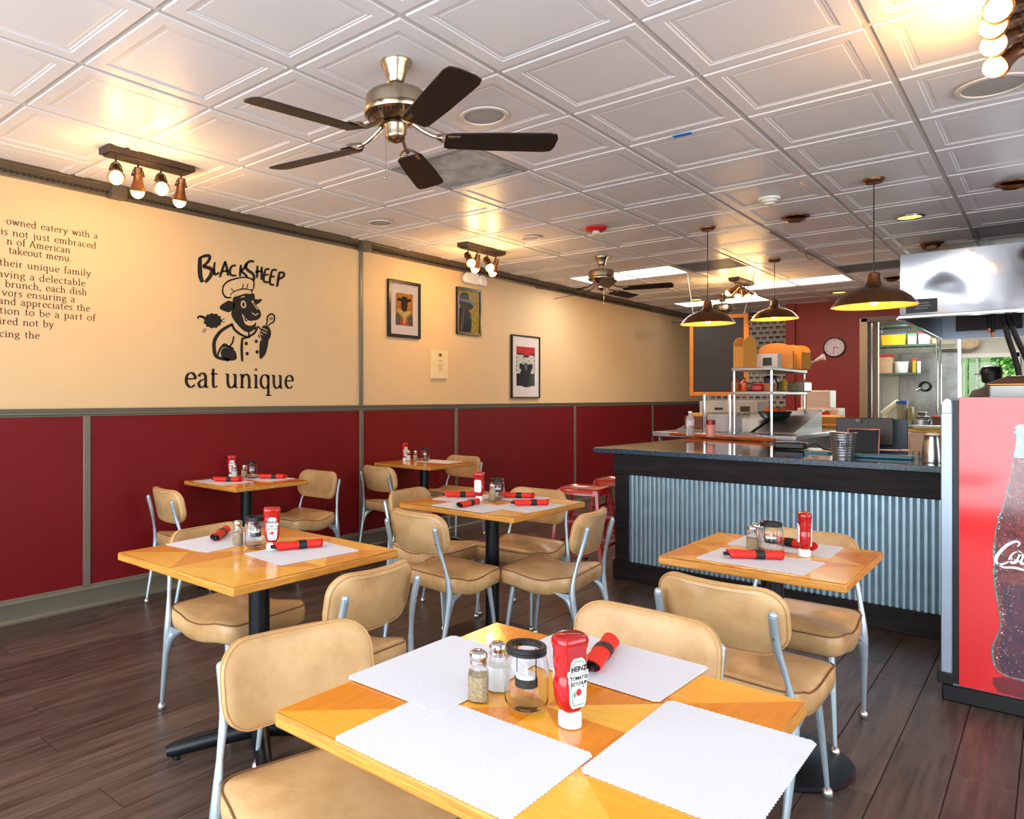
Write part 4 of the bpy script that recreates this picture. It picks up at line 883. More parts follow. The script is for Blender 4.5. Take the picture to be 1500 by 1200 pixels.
# ------------------------------------------------------------------ framed pictures
def picture(name,label,y0,y1,z0,z1,fw,fm,mm,inset):
    t=thing(name,label,'picture',(XW,(y0+y1)/2,z0)); w_=y1-y0; h=z1-z0
    a=M()
    for s1 in(-1,1): a.box((.014,s1*(w_/2-fw/2),h/2),(.028,fw,h)); a.box((.014,0,h/2+s1*(h/2-fw/2)),(.028,w_-2*fw,fw))
    a.build('frame',fm,t,.002)
    bx('mount',(.008,0,h/2),(.012,w_-2*fw+.002,h-2*fw+.002),mm,t)
    a=M(); a.box((.022,0,h/2),(.002,w_-2*fw,h-2*fw)); g_=a.build('glazing',mat('picture_glass',(255,255,255),.06,trans=1,ior=1.05,spec=.25),t)
    W=(w_-2*fw)-2*inset[0]; B=inset[1]; Hh=h-2*fw-inset[1]-inset[2]
    def sh(nm,P,m,lay,sm=3):
        Q=catmull(P,sm,True) if sm>1 else P
        a=M(); a.add([(.0145+.0004*lay,-W/2+x*W,fw+B+y*Hh) for x,y in Q],[tuple(range(len(Q)))],0,False); return a.build(nm,m,t)
    return t,sh
m_mount=mat('cream_mount',(232,214,200),.6); m_frame=mat('black_frame',(28,18,16),.25)
t,sh=picture('framed_picture','framed print of a dark sheep in a pale ruff on orange, pink-white mount',4.805,5.255,1.895,2.425,.028,m_frame,m_mount,(.075,.085,.085))
m_or=mat('orange_print',(214,140,30),.6,noise=.5,nscale=14,c2=(150,80,20)); m_dk=mat('dark_brown_print',(40,26,20),.6,noise=.3,nscale=20); m_sl=mat('slate_print',(62,62,66),.6,noise=.5,nscale=20,c2=(110,96,50)); m_rf=mat('straw_print',(222,196,112),.6,noise=.5,nscale=40,c2=(170,120,50)); m_rr=mat('rust_print',(196,72,24),.6)
sh('print_ground',[(0,0),(1,0),(1,1),(0,1)],m_or,0,1); sh('coat',[(0,0),(1,0),(.98,.28),(.85,.40),(.5,.25),(.15,.40),(0,.34)],m_sl,1,1); sh('waistcoat',[(.25,0),(.30,.22),(.5,.30),(.7,.20),(.74,0)],m_rr,2,1); sh('shirt',[(.46,0.03),(.40,.26),(.52,.32),(.62,.24),(.54,.03)],m_rf,3,1)
P=[]
for k in range(26):
    an=PI*(1.02+.96*k/25); r=.42 if k%2 else .32; P.append((.5+r*math.cos(an)*1.0,.52+r*math.sin(an)*.72))
P+=[(.66,.46),(.34,.46)]; sh('ruff',P,m_rf,4,1)
sh('sheep_head',[(.33,.50),(.30,.70),(.30,.84),(.42,.90),(.56,.90),(.68,.83),(.67,.65),(.64,.50),(.56,.44),(.42,.44)],m_dk,5); sh('sheep_ear',[(.34,.80),(.18,.84),(.06,.80),(.12,.75),(.28,.74)],m_dk,5); sh('sheep_ear',[(.64,.80),(.80,.85),(.92,.82),(.82,.76),(.68,.74)],m_dk,5)
t,sh=picture('framed_picture','framed yellow patterned print with a dark hatted figure, dark frame',5.83,6.25,1.985,2.47,.026,m_frame,mat('yellow_print',(226,190,30),.6,noise=.5,nscale=60,c2=(60,48,16)),(0.0,0,0))
m_bl=mat('black_print',(24,20,20),.6,noise=.3,nscale=30); sh('figure',[(.02,0),(.03,.45),(.12,.60),(.34,.62),(.50,.52),(.60,.40),(.62,.18),(.52,0)],m_bl,1); sh('face',[(.10,.60),(.08,.74),(.55,.74),(.68,.66),(.66,.58),(.45,.54),(.2,.55)],mat('umber_print',(58,40,28),.6),2); sh('hat_brim',[(0,.74),(.02,.80),(.45,.80),(.70,.72),(.74,.68),(.4,.72)],mat('grey_print',(120,126,134),.5),3); sh('hat',[(.08,.79),(.14,.92),(.28,.95),(.44,.92),(.48,.79)],m_dk,4); sh('figure_arm',[(.10,.05),(.20,.40),(.28,.60),(.24,.35),(.18,.05)],mat('taupe_print',(112,84,60),.6),4)
t,sh=picture('framed_picture','tall framed print of a black sheep among white sheep under a red title',6.83,7.425,1.325,2.045,.014,m_frame,m_mount,(.088,.125,.115))
m_wp=mat('white_print',(226,218,204),.6,noise=.3,nscale=30)
sh('print_ground',[(0,0),(1,0),(1,1),(0,1)],m_bl,0,1); sh('title_ground',[(0,.82),(.0,1),(1,1),(1,.86),(.55,.76),(.3,.82)],mat('crimson_print',(190,20,18),.6),1,1)
a=M()
for k in range(90):
    row=k//10; x=(k%10+.5+.5*(row%2))/10.5; y=.76-row*.052-(.06 if abs(x-.5)<.12 else 0); r=.055
    if row>4 and .2<x<.8: continue
    W=.595-.028-.176; Hh=.72-.028-.24
    Q=[(.0155+.00002*k,-W/2+(x+r*math.cos(q*PI/5))*W,.014+.125+(y+r*.62*math.sin(q*PI/5))*Hh) for q in range(10)]; a.add(Q,[tuple(range(10))],k%2,False)
stuff(a.build('white_flock',[m_wp,mat('pale_print',(196,184,166),.6)],t))
sh('black_sheep',[(.28,0),(.30,.30),(.36,.48),(.42,.58),(.58,.58),(.64,.48),(.72,.30),(.76,0)],m_bl,6); sh('black_ear',[(.40,.52),(.22,.58),(.14,.50),(.20,.42),(.38,.46)],m_bl,6); sh('black_ear',[(.62,.52),(.80,.58),(.88,.50),(.80,.42),(.64,.46)],m_bl,6); sh('face_light',[(.44,.42),(.45,.56),(.56,.56),(.57,.42)],mat('steel_print',(86,88,100),.6),7)
t=thing('wall_plaque','small cream plaque with a tiny black sheep, lowest between the framed pictures','plaque',(XW,5.555,1.518))
bx('board',(.012,0,.141),(.024,.245,.282),mat('plaque_cream',(222,200,150),.6),t,.002)
a=M(); a.prism([(x,y) for x,y in sheep_poly(.055)],0,.0006,0,Matrix.Translation((.0242,.0,.235))@Matrix.Rotation(PI/2,4,'Z')@Matrix.Rotation(PI/2,4,'X')); a.build('sheep_mark',m_ink,t)
a=M()
for k in range(9): a.box((.0244,0,.185-k*.012-(.008 if k>2 else 0)),(.0005,(.05,.07,.03,.09,.08,.06,.085,.05,.07)[k],.0028))
stuff(a.build('small_print',m_inkb,t))
# ------------------------------------------------------------------ chalkboard, clock, door frame
y=8.0; p=at_y(1011,580,y); q=at_y(1096,459,y)
t=thing('chalkboard','blank black chalkboard in an orange wooden frame hanging over the counter','chalkboard',((p.x+q.x)/2,y,p.z)); w_=q.x-p.x; h=q.z-p.z
bx('slate',(0,0,h/2),(w_-.06,.016,h-.06),m_chalk,t)
for s1 in(-1,1): bx('frame_stile',(s1*(w_/2-.02),0,h/2),(.04,.032,h),m_orange,t,.003); bx('frame_rail',(0,0,h/2+s1*(h/2-.02)),(w_-.08,.032,.04),m_orange,t,.003)
for s1,ux,vx in((-1,1007,400),(1,1106,396)):
    e=at_z(ux,vx,C-.01); a=M(); a.tube([(s1*(w_/2-.04),0,h),(e.x-t.location.x,e.y-y,e.z-p.z)],.0045,6); a.build('cord',mat('rope_white',(206,190,166),.7),t)
ck_=at_y(1222,509,YB-.02); t=thing('wall_clock','round black-rimmed wall clock with a pale face on the red back wall','clock',(ck_.x,YB,ck_.z))
Tq=Matrix.Rotation(PI/2,4,'X'); a=M(); a.lathe([(.001,0),(.140,0),(.142,.02),(.136,.035),(.124,.036),(.122,.022)],40,(0,0,0),0,Tq); a.build('case',m_black,t); a=M(); a.lathe([(.124,.022),(.001,.0225)],40,(0,0,0),0,Tq); a.build('dial',mat('dial_pink',(226,208,212),.5),t)
a=M()
for k in range(1,13): an=PI/2-2*PI*k/12; merge(a,text_M(str(k),.030,Matrix.Translation((.098*math.cos(an),-.0235,.098*math.sin(an)))@Matrix.Rotation(PI/2,4,'X'),.0006,0))
stuff(a.build('numerals',m_ink,t))
for ln,an,w_ in((.07,-7,.009),(.10,-97,.006)):
    a=M(); a.box((ln/2-.01,0,0),(ln,.002,w_)); o=a.build('clock_hand',m_ink,t); o.location=(0,-.026,0); o.rotation_euler=(0,-R(an),0)
m_jamb=mat('door_casing',(150,128,98),.35,metal=.2)
dr=thing('door_1','','')
for k in('label','category'): del dr[k]
struct(dr); dr.location=(-1.95,YB,0)
bx('jamb',(-.02,-.01,1.21),(.10,.16,2.42),m_jamb,dr,.006); bx('head_casing',(1.44,-.01,2.40),(2.98,.16,.07),mat('door_head_brown',(112,84,72),.4),dr,.004); bx('stop',(.045,.03,1.18),(.03,.10,2.36),mat('casing_dark',(84,72,62),.4),dr)
# kitchen side wall with a white door
a=M(); p=at_y(1269,560,12.4); q=at_y(1287,560,12.4)
a.box(((p.x+q.x)/2-.05,12.40,1.35),(q.x-p.x+.1,.10,2.7)); struct(a.build('wall_kitchen_side',mat('ivory_paint',(206,196,170),.5)))
d2=thing('door_2','','')
for k in('label','category'): del d2[k]
struct(d2); d2.location=((p.x+q.x)/2,12.345,0)
bx('door_leaf',(-.02,0,1.0),(q.x-p.x-.06,.03,2.0),mat('door_ivory',(196,182,150),.45),d2,.004); bx('gap_shadow_strip',(-.03,-.017,1.0),(.012,.006,2.0),m_black,d2); bx('latch_plate',(-.02,-.02,1.63),(.03,.012,.08),mat('brown_plate',(90,58,44),.4),d2)  # black strip put on the leaf for the shade in the door gap
# ------------------------------------------------------------------ stainless hood
hx=-.92; hy=6.88; t=thing('extractor_hood','large stainless steel extractor hood canopy hanging from the ceiling','extractor hood',(hx,hy,1.95))
m_hood=mat('hood_stainless',(188,189,194),.13,metal=1,bump=.16,bscale=1.7,bdet=0)
a=M(); a.box((1.5,0,.255),(3.0,.03,.51)); a.build('front_panel',m_hood,t,.004)
bx('left_panel',(.012,1.3,.255),(.024,2.6,.51),m_steel,t); bx('lower_lip',(1.5,-.02,.012),(3.02,.05,.026),m_steel,t,.004); bx('side_lip',(.0,1.3,.006),(.05,2.6,.02),m_steel,t,.003)
bx('back_panel',(1.5,2.6,.27),(3.0,.02,.56),mat('inner_steel',(150,160,172),.35,metal=.7),t); bx('roof_panel',(1.5,1.3,.50),(3.0,2.6,.02),m_steeld,t)
a=M(); a.add([(.3,.04,.49),(.3,2.58,.49),(.3,2.58,.02),(.3,1.0,.30)],[(0,1,2,3)]); bx('filter_bank',(.42,2.2,.26),(.5,.06,.44),mat('filter_dark',(44,34,34),.4,metal=.5),t)
bl=thing('rating_plate','small dark rating plate on the lower left corner of the steel hood','plate',(hx+.14,hy-.0155,2.045)); bx('plate',(0,-.002,0),(.20,.003,.105),m_black,bl,.001)
a=M(); 
for z_,w_ in((.02,.10),(.0,.12),(-.02,.08)): a.box((0,-.0038,z_),(w_,.0006,.006))
stuff(a.build('plate_print',mat('grey_print2',(130,140,150),.5),bl)); 
for k,(u0,v0,u1,v1) in enumerate(((1448,462,1449,481),(1453,462,1454,487))):
    p=at_y(u0,v0-6,8.2); q=at_y(u1,v1,8.2); a=M(); a.tube([(p.x,p.y,2.45),p,q],.016,8); o=a.build('hanging_cable',m_black); tag(o,('shorter','longer')[k]+' black cable hanging from the hood, with a copper tip','cable','cables under the hood')
    a=M(); r=at_y(u1,v1+7,8.2); a.tube([q,r],[.013,.007],8); a.build('copper_tip',mat('copper',(214,128,60),.3,metal=.9),o)
for k,(P) in enumerate(([(1468,461),(1477,495),(1487,525),(1493,550)],[(1476,461),(1487,490),(1500,518),(1512,545)])):
    a=M(); a.tube(catmull([at_y(u,v,7.9) for u,v in P],4),.020,8); tag(a.build('gas_hose',m_black),('left','right')[k]+' one of two thick black hoses sloping down behind the cooler top','hose','black hoses')
# ------------------------------------------------------------------ stainless tables and shelf rack behind the counter
t=thing('steel_prep_table','stainless steel prep table with raised sloping trays behind the counter','prep table',(-2.35,8.0,0))
bx('worktop',(0,0,.965),(1.30,1.9,.05),m_steel,t,.006); 
for sx in(-1,1):
    for sy in(-1,1): a=M(); a.tube([(sx*.6,sy*.88,0),(sx*.6,sy*.88,.95)],.02,10); a.build('leg',m_steel,t)
bx('lower_shelf',(0,0,.35),(1.2,1.8,.03),m_steeld,t)
for k,(x_,w_) in enumerate(((-.40,.34),(-.02,.34),(.36,.34))):
    a=M(); a.add([(x_-w_/2,-.55,.99),(x_+w_/2,-.55,.99),(x_+w_/2,.55,.99),(x_-w_/2,.55,.99),(x_-w_/2,-.55,1.0),(x_+w_/2,-.55,1.0),(x_+w_/2,.55,1.19),(x_-w_/2,.55,1.19)],[(3,2,1,0),(4,5,6,7),(0,1,5,4),(1,2,6,5),(2,3,7,6),(3,0,4,7)],0,False); a.build('sloping_tray',(m_steeld,m_steel,m_steeld)[k],t,.003)
rk=thing('steel_shelf_rack','two-tier stainless shelf rack on round posts behind the counter','shelf rack',(-2.12,7.85,.99))
for z_ in(.61,.385): bx('shelf',(0,0,z_),(.36,1.25,.03),m_steeld,rk,.004)
for sx in(-1,1):
    for sy in(-1,1): a=M(); a.tube([(sx*.165,sy*.60,0),(sx*.165,sy*.60,.62)],.013,10); a.build('post',m_chrome,rk)
for k,u in enumerate((1031.5,1069)):
    p=at_y(u,600,7.1); a=M(); a.tube([(p.x,p.y,.97),(p.x,p.y,1.36)],.014,10); tag(a.build('support_post',m_chrome),('left','right')[k]+' bright steel post standing under the chalkboard','post','steel posts below the chalkboard')
bd=thing('serving_board','long orange-brown wooden board along the back of the counter','board',(0,0,0))
p=at_z(985,637,.985); a=M(); a.prism([(-2.78,6.92),(-2.70,7.02),(-1.9,6.70),(-1.72,6.52),(-1.74,6.48),(-1.92,6.56)],.962,.992); a.build('plank',mat('live_edge_wood',(190,92,34),.3,noise=.4,nscale=6),bd,.006)
def stand(name,label,cat,u,v,yy,grp=None): 
    """an item resting at depth yy whose base shows at pixel height v"""
    p=at_y(u,v,yy); return thing(name,label,cat,tuple(p),0,grp),(F_(u)[1]*0+yy/F_(u)[1])/FPX
# goods on the rack and around it: rectangles given in metres
RZ=.99+.625
def carton(name,label,cat,x,y,z,w_,d,h,m,extra=None,rz=0,grp=None,bev=.003):
    t=thing(name,label,cat,(x,y,z),rz,grp); bx('box',(0,0,h/2),(w_,d,h),m,t,bev); 
    if extra: extra(t,w_,d,h)
    return t
def gable(name,label,x,y,z,w_,d,h,rz=0):
    t=thing(name,label,'carton',(x,y,z),rz,'kraft cartons with curved tops')
    pts=[(-w_/2,0),(w_/2,0),(w_/2,h*.72)]+[(w_/2*math.cos(a_),h*.72+h*.28*math.sin(a_)) for a_ in [PI*k/10 for k in range(1,10)]]+[(-w_/2,h*.72)]
    for s1 in(-1,1): a=M(); a.prism(pts,-.003,.003,0,Matrix.Translation((0,s1*d/2,0))@Matrix.Rotation(PI/2,4,'X')); a.build('end_wall',m_kraft,t)
    bx('bottom',(0,0,.004),(w_,d,.006),m_kraft,t)
    for s1 in(-1,1): bx('side_wall',(s1*(w_/2-.002),0,h*.34),(.004,d,h*.68),m_kraft,t)
RX=-2.12
gable('kraft_carton','tall kraft carton standing on the rack just right of the chalkboard',RX-.10,7.36,RZ,.16,.12,.30,R(60))
gable('kraft_carton','kraft carton with a curved top behind the white box on the rack',RX+.03,7.92,RZ,.30,.14,.26,R(10))
gable('kraft_carton','kraft carton at the right end of the row on the rack',RX+.14,8.15,RZ,.24,.14,.25,R(-20))
carton('white_box','white carton with a black window on the top shelf of the rack','box',RX+.01,7.62,RZ,.26,.16,.14,mat('white_card',(226,218,206),.6),lambda t,w_,d,h:(bx('window',(.04,-d/2-.002,h*.45),(.08,.003,h*.55),m_black,t)))
t=thing('gift_basket','small basket wrapped in clear film with a tied tail on the rack','basket',(RX+.16,8.38,RZ)); a=M(); a.sph((0,0,.07),.075,14,sc=(1.1,1,.9)); a.build('basket',mat('dark_green',(44,46,30),.4,noise=.5,nscale=20,c2=(150,110,50)),t); a=M(); a.tube([(.07,0,.08),(.10,0,.085),(.16,.0,.12),(.2,0,.13)],[.02,.008,.02,.035],10); a.build('film_tail',mat('clear_film',(220,210,205),.3,alpha=.7),t)
MZ=.99+.40
items=[('sauce_bottle','small amber sauce bottle on the middle shelf, leftmost',-.17,7.30,.035,.14,(170,90,40)),('sauce_bottle','orange sauce bottle beside the amber one on the middle shelf',-.10,7.33,.034,.13,(200,84,40)),
('dressing_bottle','slim white bottle on the middle shelf between the posts',.08,7.65,.022,.13,(220,214,206)),('dressing_bottle','tall mustard-yellow bottle on the middle shelf',.12,7.86,.03,.15,(190,140,30))]
for nm,lb,dx,yy,r,h_,c_ in items:
    t=thing(nm,lb,'bottle',(RX+dx,yy,MZ)); a=M(); a.lathe([(r*.95,0),(r,.004),(r,h_*.6),(r*.4,h_*.8),(r*.4,h_*.9)],16); a.build('body',mat('glz_%d'%c_[0],c_,.2),t); a=M(); a.lathe([(r*.45,h_*.88),(r*.45,h_),(.001,h_)],12); a.build('cap',m_black,t)
carton('red_tub','low red tub on the middle shelf of the rack','tub',RX-.02,7.46,MZ,.12,.10,.07,m_redpl,bev=.015); carton('small_carton','brown label carton on the middle shelf of the rack','box',RX+.06,7.52,MZ,.12,.1,.08,mat('brown_card',(170,110,60),.6))
carton('dark_canister','dark blue canister on the middle shelf under the white box','canister',RX+.02,7.78,MZ,.12,.12,.16,mat('navy',(26,32,50),.4),bev=.03); carton('clear_tub','clear tub of packets at the right end of the middle shelf','tub',RX+.12,8.2,MZ,.26,.3,.10,mat('tub_clear',(150,146,120),.3,noise=.6,nscale=30,c2=(90,80,50)),bev=.01)
carton('clear_bags','crumpled clear bags at the left end of the middle shelf','bag',RX-.12,7.42,MZ,.14,.14,.09,mat('bag_grey',(150,130,116),.3,noise=.6,nscale=25,c2=(70,60,56)),bev=.03)  # crumpled bags built as one soft-edged box
t=thing('salad_bowl','dark green bowl with orange produce under the rack shelf','bowl',(-2.14,8.05,1.08)); a=M(); a.lathe([(.05,0),(.13,.05),(.16,.11),(.15,.11),(.11,.05),(.001,.02)],24); a.build('bowl',mat('bowl_green',(24,40,32),.3),t)
for k in range(6): a=M(); a.sph((.07*math.cos(k),.07*math.sin(k),.11),.04,10); a.build('produce',mat('produce_orange',(206,92,30),.5),t)
def drawers(t,w_,d,h):
    for k in range(2): bx('drawer',(0,-d/2-.004,h*(.27+.46*k)),(w_*.9,.008,h*.40),mat('drawer_face',(190,166,150),.4),t)
carton('drawer_unit','white plastic drawer unit behind the rack, lower of two','drawers',-2.02,9.45,.95,.42,.30,.26,mat('white_plastic_warm',(222,208,190),.4),drawers); carton('drawer_unit','smaller white plastic drawer unit stacked on the lower one','drawers',-2.05,9.46,1.212,.30,.28,.20,mat('white_plastic_warm',(222,208,190),.4),drawers)
sh_=thing('side_counter','dark low counter under the drawer units by the back wall','counter',(-1.75,9.5,0)); bx('body',(0,0,.45),(1.2,.7,.90),m_steeld,sh_,.005); bx('top',(0,0,.92),(1.24,.74,.05),m_steel,sh_,.004)
# boxes and bottles along the back of the counter
p=at_y(1075,613,8.6); t=carton('produce_carton','printed cardboard carton with a hand hole under the chalkboard','box',p.x,8.6,1.10,.62,.40,.19,mat('grey_card',(176,164,150),.6),lambda t,w_,d,h:(bx('hand_hole',(-.10,-d/2-.002,h*.55),(.09,.004,.025),m_black,t),bx('green_stripe',(-.16,-d/2-.002,h*.2),(.16,.003,.04),mat('pale_green',(176,180,120),.6),t),bx('side_mark',(.18,-d/2-.002,h*.55),(.10,.003,.06),m_inkb,t)))
bt=at_z(1011,638,.992); t=thing('water_bottle','clear water bottle with a pale label standing at the back of the counter','water bottle',(bt.x,bt.y,.992)); s_b=.19
a=M(); a.lathe([(.032,0),(.035,.006),(.035,.05),(.031,.07),(.035,.085),(.035,.14),(.030,.165),(.014,.185),(.013,.20)],20); a.build('body',mat('pet_clear',(236,232,232),.08,trans=.7,ior=1.2),t); a=M(); a.lathe([(.0355,.088),(.0355,.135)],20); a.build('label',mat('lav_label',(214,206,226),.5),t); a=M(); a.lathe([(.016,.198),(.016,.216),(.001,.217)],14); a.build('cap',m_white,t)
p=at_z(1041,640,.992); t=thing('sauce_jar','red topped sauce jar right of the water bottle','jar',(p.x,p.y,.992)); a=M(); a.lathe([(.034,0),(.036,.01),(.036,.10),(.030,.11)],18); a.build('body',mat('pinkish',(206,140,130),.25),t); a=M(); a.lathe([(.038,.105),(.038,.145),(.001,.146)],18); a.build('lid',mat('dark_red_lid',(130,24,28),.3),t)
p=at_y(1024,628,7.6); carton('crate_of_snacks','small brown crate with yellow packets between bottle and posts','crate',p.x,7.6,1.0,.22,.2,.14,mat('brown_crate',(110,56,26),.5),lambda t,w_,d,h:[bx('packet',(-.05+.05*k,0,h+.012),(.05,.16,.04),mat('packet_yellow',(222,160,40),.4),t,.006) for k in range(3)])
p=at_y(1046,632,7.45); carton('acrylic_bin','clear acrylic bin under the chalkboard next to the red jar','bin',p.x+.1,7.45,.993,.26,.24,.17,mat('acrylic',(196,196,206),.2,alpha=.6),bev=.01)
for k,(z_,lb) in enumerate(((.95,'lower kraft takeout box beside the register screen'),(1.045,'upper kraft takeout box beside the register screen'))):
    p=at_y(1211,623,9.2); t=thing('takeout_box',lb,'box',(p.x+.02,9.2,z_),0,'kraft takeout boxes'); a=M(); a.loft([[(x,y,0) for x,y in rrect(.24,.22,.01,2)],[(x,y,.065) for x,y in rrect(.28,.26,.01,2)],[(x,y,.07) for x,y in rrect(.285,.265,.01,2)],[(x,y,.092) for x,y in rrect(.25,.23,.01,2)]],0,True,False); a.build('box',m_kraft,t)
p=at_y(1211,609,9.2); t=thing('ribbon_tin','small red tin with coloured bits on top of the takeout boxes','tin',(p.x-.03,9.2,1.14)); a=M(); a.lathe([(.06,0),(.065,.02),(.06,.03)],18); a.build('tin',m_redpl,t)
for k,c_ in enumerate(((60,90,150),(220,220,230),(60,130,90))): a=M(); a.sph((-.03+.03*k,0,.035),.016,10); a.build('bead',mat('bead_%d'%k,c_,.4),t)
# ------------------------------------------------------------------ things standing on the granite
def on_counter(u,v): return at_z(u,v,ZC)
p=on_counter(1235,671); t=thing('tip_bucket','small galvanised bucket lettered tips on the granite counter','bucket',(p.x,p.y,ZC))
a=M(); pr=[(.001,.004),(.054,.004),(.056,0)]
for k in range(9): z_=.012+.016*k; pr+=[(.057+.0017*k,z_),(.0585+.0017*k,z_+.004),(.0575+.0017*k,z_+.009)]
pr+=[(.074,.152),(.077,.156),(.074,.158),(.071,.155),(.055,.01)]; a.lathe(pr,32); a.build('bucket',m_galv,t)
vd=Vector((-p.x,-p.y,0)).normalized(); an=math.atan2(vd.y,vd.x)+PI/2
a=text_M('Tips',.05,Matrix.Rotation(an,4,'Z')@Matrix.Translation((0,-.0705,.088))@Matrix.Rotation(PI/2,4,'X'),.002); a.build('lettering',m_ink,t)
p=on_counter(1366,678); t=thing('steel_pitcher','shiny stainless steel pitcher on the counter beside the red cooler','pitcher',(p.x,p.y,ZC)); a=M(); a.lathe([(.001,.002),(.052,0),(.054,.01),(.050,.06),(.044,.12),(.038,.150),(.041,.158),(.038,.156),(.001,.150)],30); a.build('body',m_steel,t); a=M(); a.tube([(.045,0,.13),(.085,0,.12),(.085,0,.05),(.052,0,.04)],.005,8); a.build('handle',m_steel,t); a=M(); a.lathe([(.03,.152),(.034,.166),(.015,.172),(.001,.172)],20); a.build('lid',m_white,t)
def screen(name,label,cat,u0,u1,vt,vb,yy,m,edge,z0=ZC,tilt=10,dep=.03,stand_=True):
    A,B=at_y(u0,vb,yy),at_y(u1,vb,yy); Tt=at_y((u0+u1)/2,vt,yy); w_=B.x-A.x; h=Tt.z-A.z
    t=thing(name,label,cat,((A.x+B.x)/2,yy,z0)); o=bx('panel',(0,0,A.z-z0+h/2),(w_,dep,h),m,t,.006); o.rotation_euler=(R(-tilt),0,0)
    if edge: e=bx('edge_band',(0,.004,A.z-z0+h/2),(w_+.012,dep*.7,h+.012),edge,t,.006); e.rotation_euler=(R(-tilt),0,0)
    if stand_: bx('stand',(0,.05,(A.z-z0+.04)/2),(.12,.12,max(.03,A.z-z0+.04)),m_black,t,.006)
    return t
m_mon=mat('monitor_back',(40,30,30),.35); mt_=screen('register_monitor','dark back of the register monitor on the counter','monitor',1225,1309,612,650,5.86,m_mon,None,tilt=8)
a=M(); a.prism(rrect(.028,.022,.005,3),0,.002,0,Matrix.Translation((-.03,-.040,.215))@Matrix.Rotation(PI/2,4,'X')); a.build('monitor_badge',mat('badge_grey',(96,88,86),.4),mt_)
screen('display_screen','dark blue flat panel behind the register monitor','monitor',1280,1330,614,663,5.98,mat('slate_blue',(42,58,76),.4),None,tilt=0,stand_=False,dep=.02)
screen('payment_tablet','black tablet with a copper coloured rim behind the tips bucket','tablet',1242,1287,629,663,5.58,mat('tablet_black',(14,16,22),.15),mat('rose_gold',(190,122,96),.3,metal=.6),tilt=14,dep=.012)
p=on_counter(1289,671); o=bx('keyboard_tray',(0,0,.012),(.34,.12,.022),mat('teal_grey',(64,110,130),.4),None,.006); o.location=(p.x,p.y,ZC+.012); tag(o,'flat teal-grey tray right of the tips bucket','tray')
p=on_counter(1312,667); t=thing('wooden_spoon','pale spoon lying across the teal-grey tray','spoon',(p.x,p.y,ZC+.024)); a=M(); a.tube([(-.16,.0,.006),(.02,0,.008)],[.004,.006],8); a.sph((.05,0,.010),.03,12,sc=(1,.7,.3)); a.build('spoon',mat('pale_wood',(222,180,160),.5),t)
p=on_counter(1197,664); t=thing('folded_cards','teal and cream folded cards lying on the counter left of the bucket','cards',(p.x,p.y,ZC)); a=M(); a.loft([[(-.07,-.03,0),(.07,-.03,0),(.09,.03,0),(-.03,.04,0)],[(-.07,-.03,.012),(.07,-.03,.012),(.09,.03,.012),(-.03,.04,.012)]],0,True,False); a.build('card_stack',mat('teal_card',(40,120,140),.5),t); bx('top_card',(.01,.01,.016),(.12,.05,.006),mat('cream_card',(210,170,120),.6),t,rz=.2)
p=on_counter(1152,660); t=thing('card_reader','black card reader with a blue key and cable on the counter','card reader',(p.x,p.y+.12,ZC)); bx('body',(0,0,.03),(.20,.12,.05),m_black,t,.012); bx('blue_key',(.05,-.03,.058),(.03,.03,.012),m_blue,t,.003); a=M(); a.tube(catmull([(.10,0,.02),(.15,.03,.05),(.20,-.02,.02),(.26,0,.006)],5),.005,6); a.build('cable',m_black,t)
for k,u in enumerate((1342,1351)): p=on_counter(u,673); t=thing('wire_holder',('left','right')[k]+' small wire card holder beside the steel pitcher','holder',(p.x,p.y,ZC),.3,'wire holders'); a=M(); a.tube([(-.02,0,.002),(.02,0,.002),(.015,0,.05),(-.015,0,.05)],.002,5,closed=True); a.build('wire',m_black,t)
# beige undercounter unit behind the register
A,B=at_y(1329,634,7.4),at_y(1384,634,7.4); t=thing('undercounter_fridge','beige undercounter unit behind the register, next to the pitcher','fridge',((A.x+B.x)/2,7.7,0)); w_=B.x-A.x; bx('body',(0,0,A.z/2),(w_,.6,A.z),mat('beige_enamel',(186,160,138),.4),t,.01); bx('door',(-.02,-.305,.62),(w_-.08,.02,A.z-.30),mat('beige_door',(196,170,148),.4),t,.01)
for k,(u,v,w_,c_) in enumerate(((1352,631,.28,(196,160,60)),(1362,628,.20,(160,140,60)))):
    p=at_y(u,v+3,7.6); tag(bx('folded_cloth',(p.x,7.6,A.z+.012+.02*k),(w_,.2,.02),mat('cloth_%d'%k,c_,.8),None,.006,rz=.3*k),('yellow folded cloth lying on the beige undercounter unit','smaller olive cloth on top of the yellow cloth')[k],'cloth')
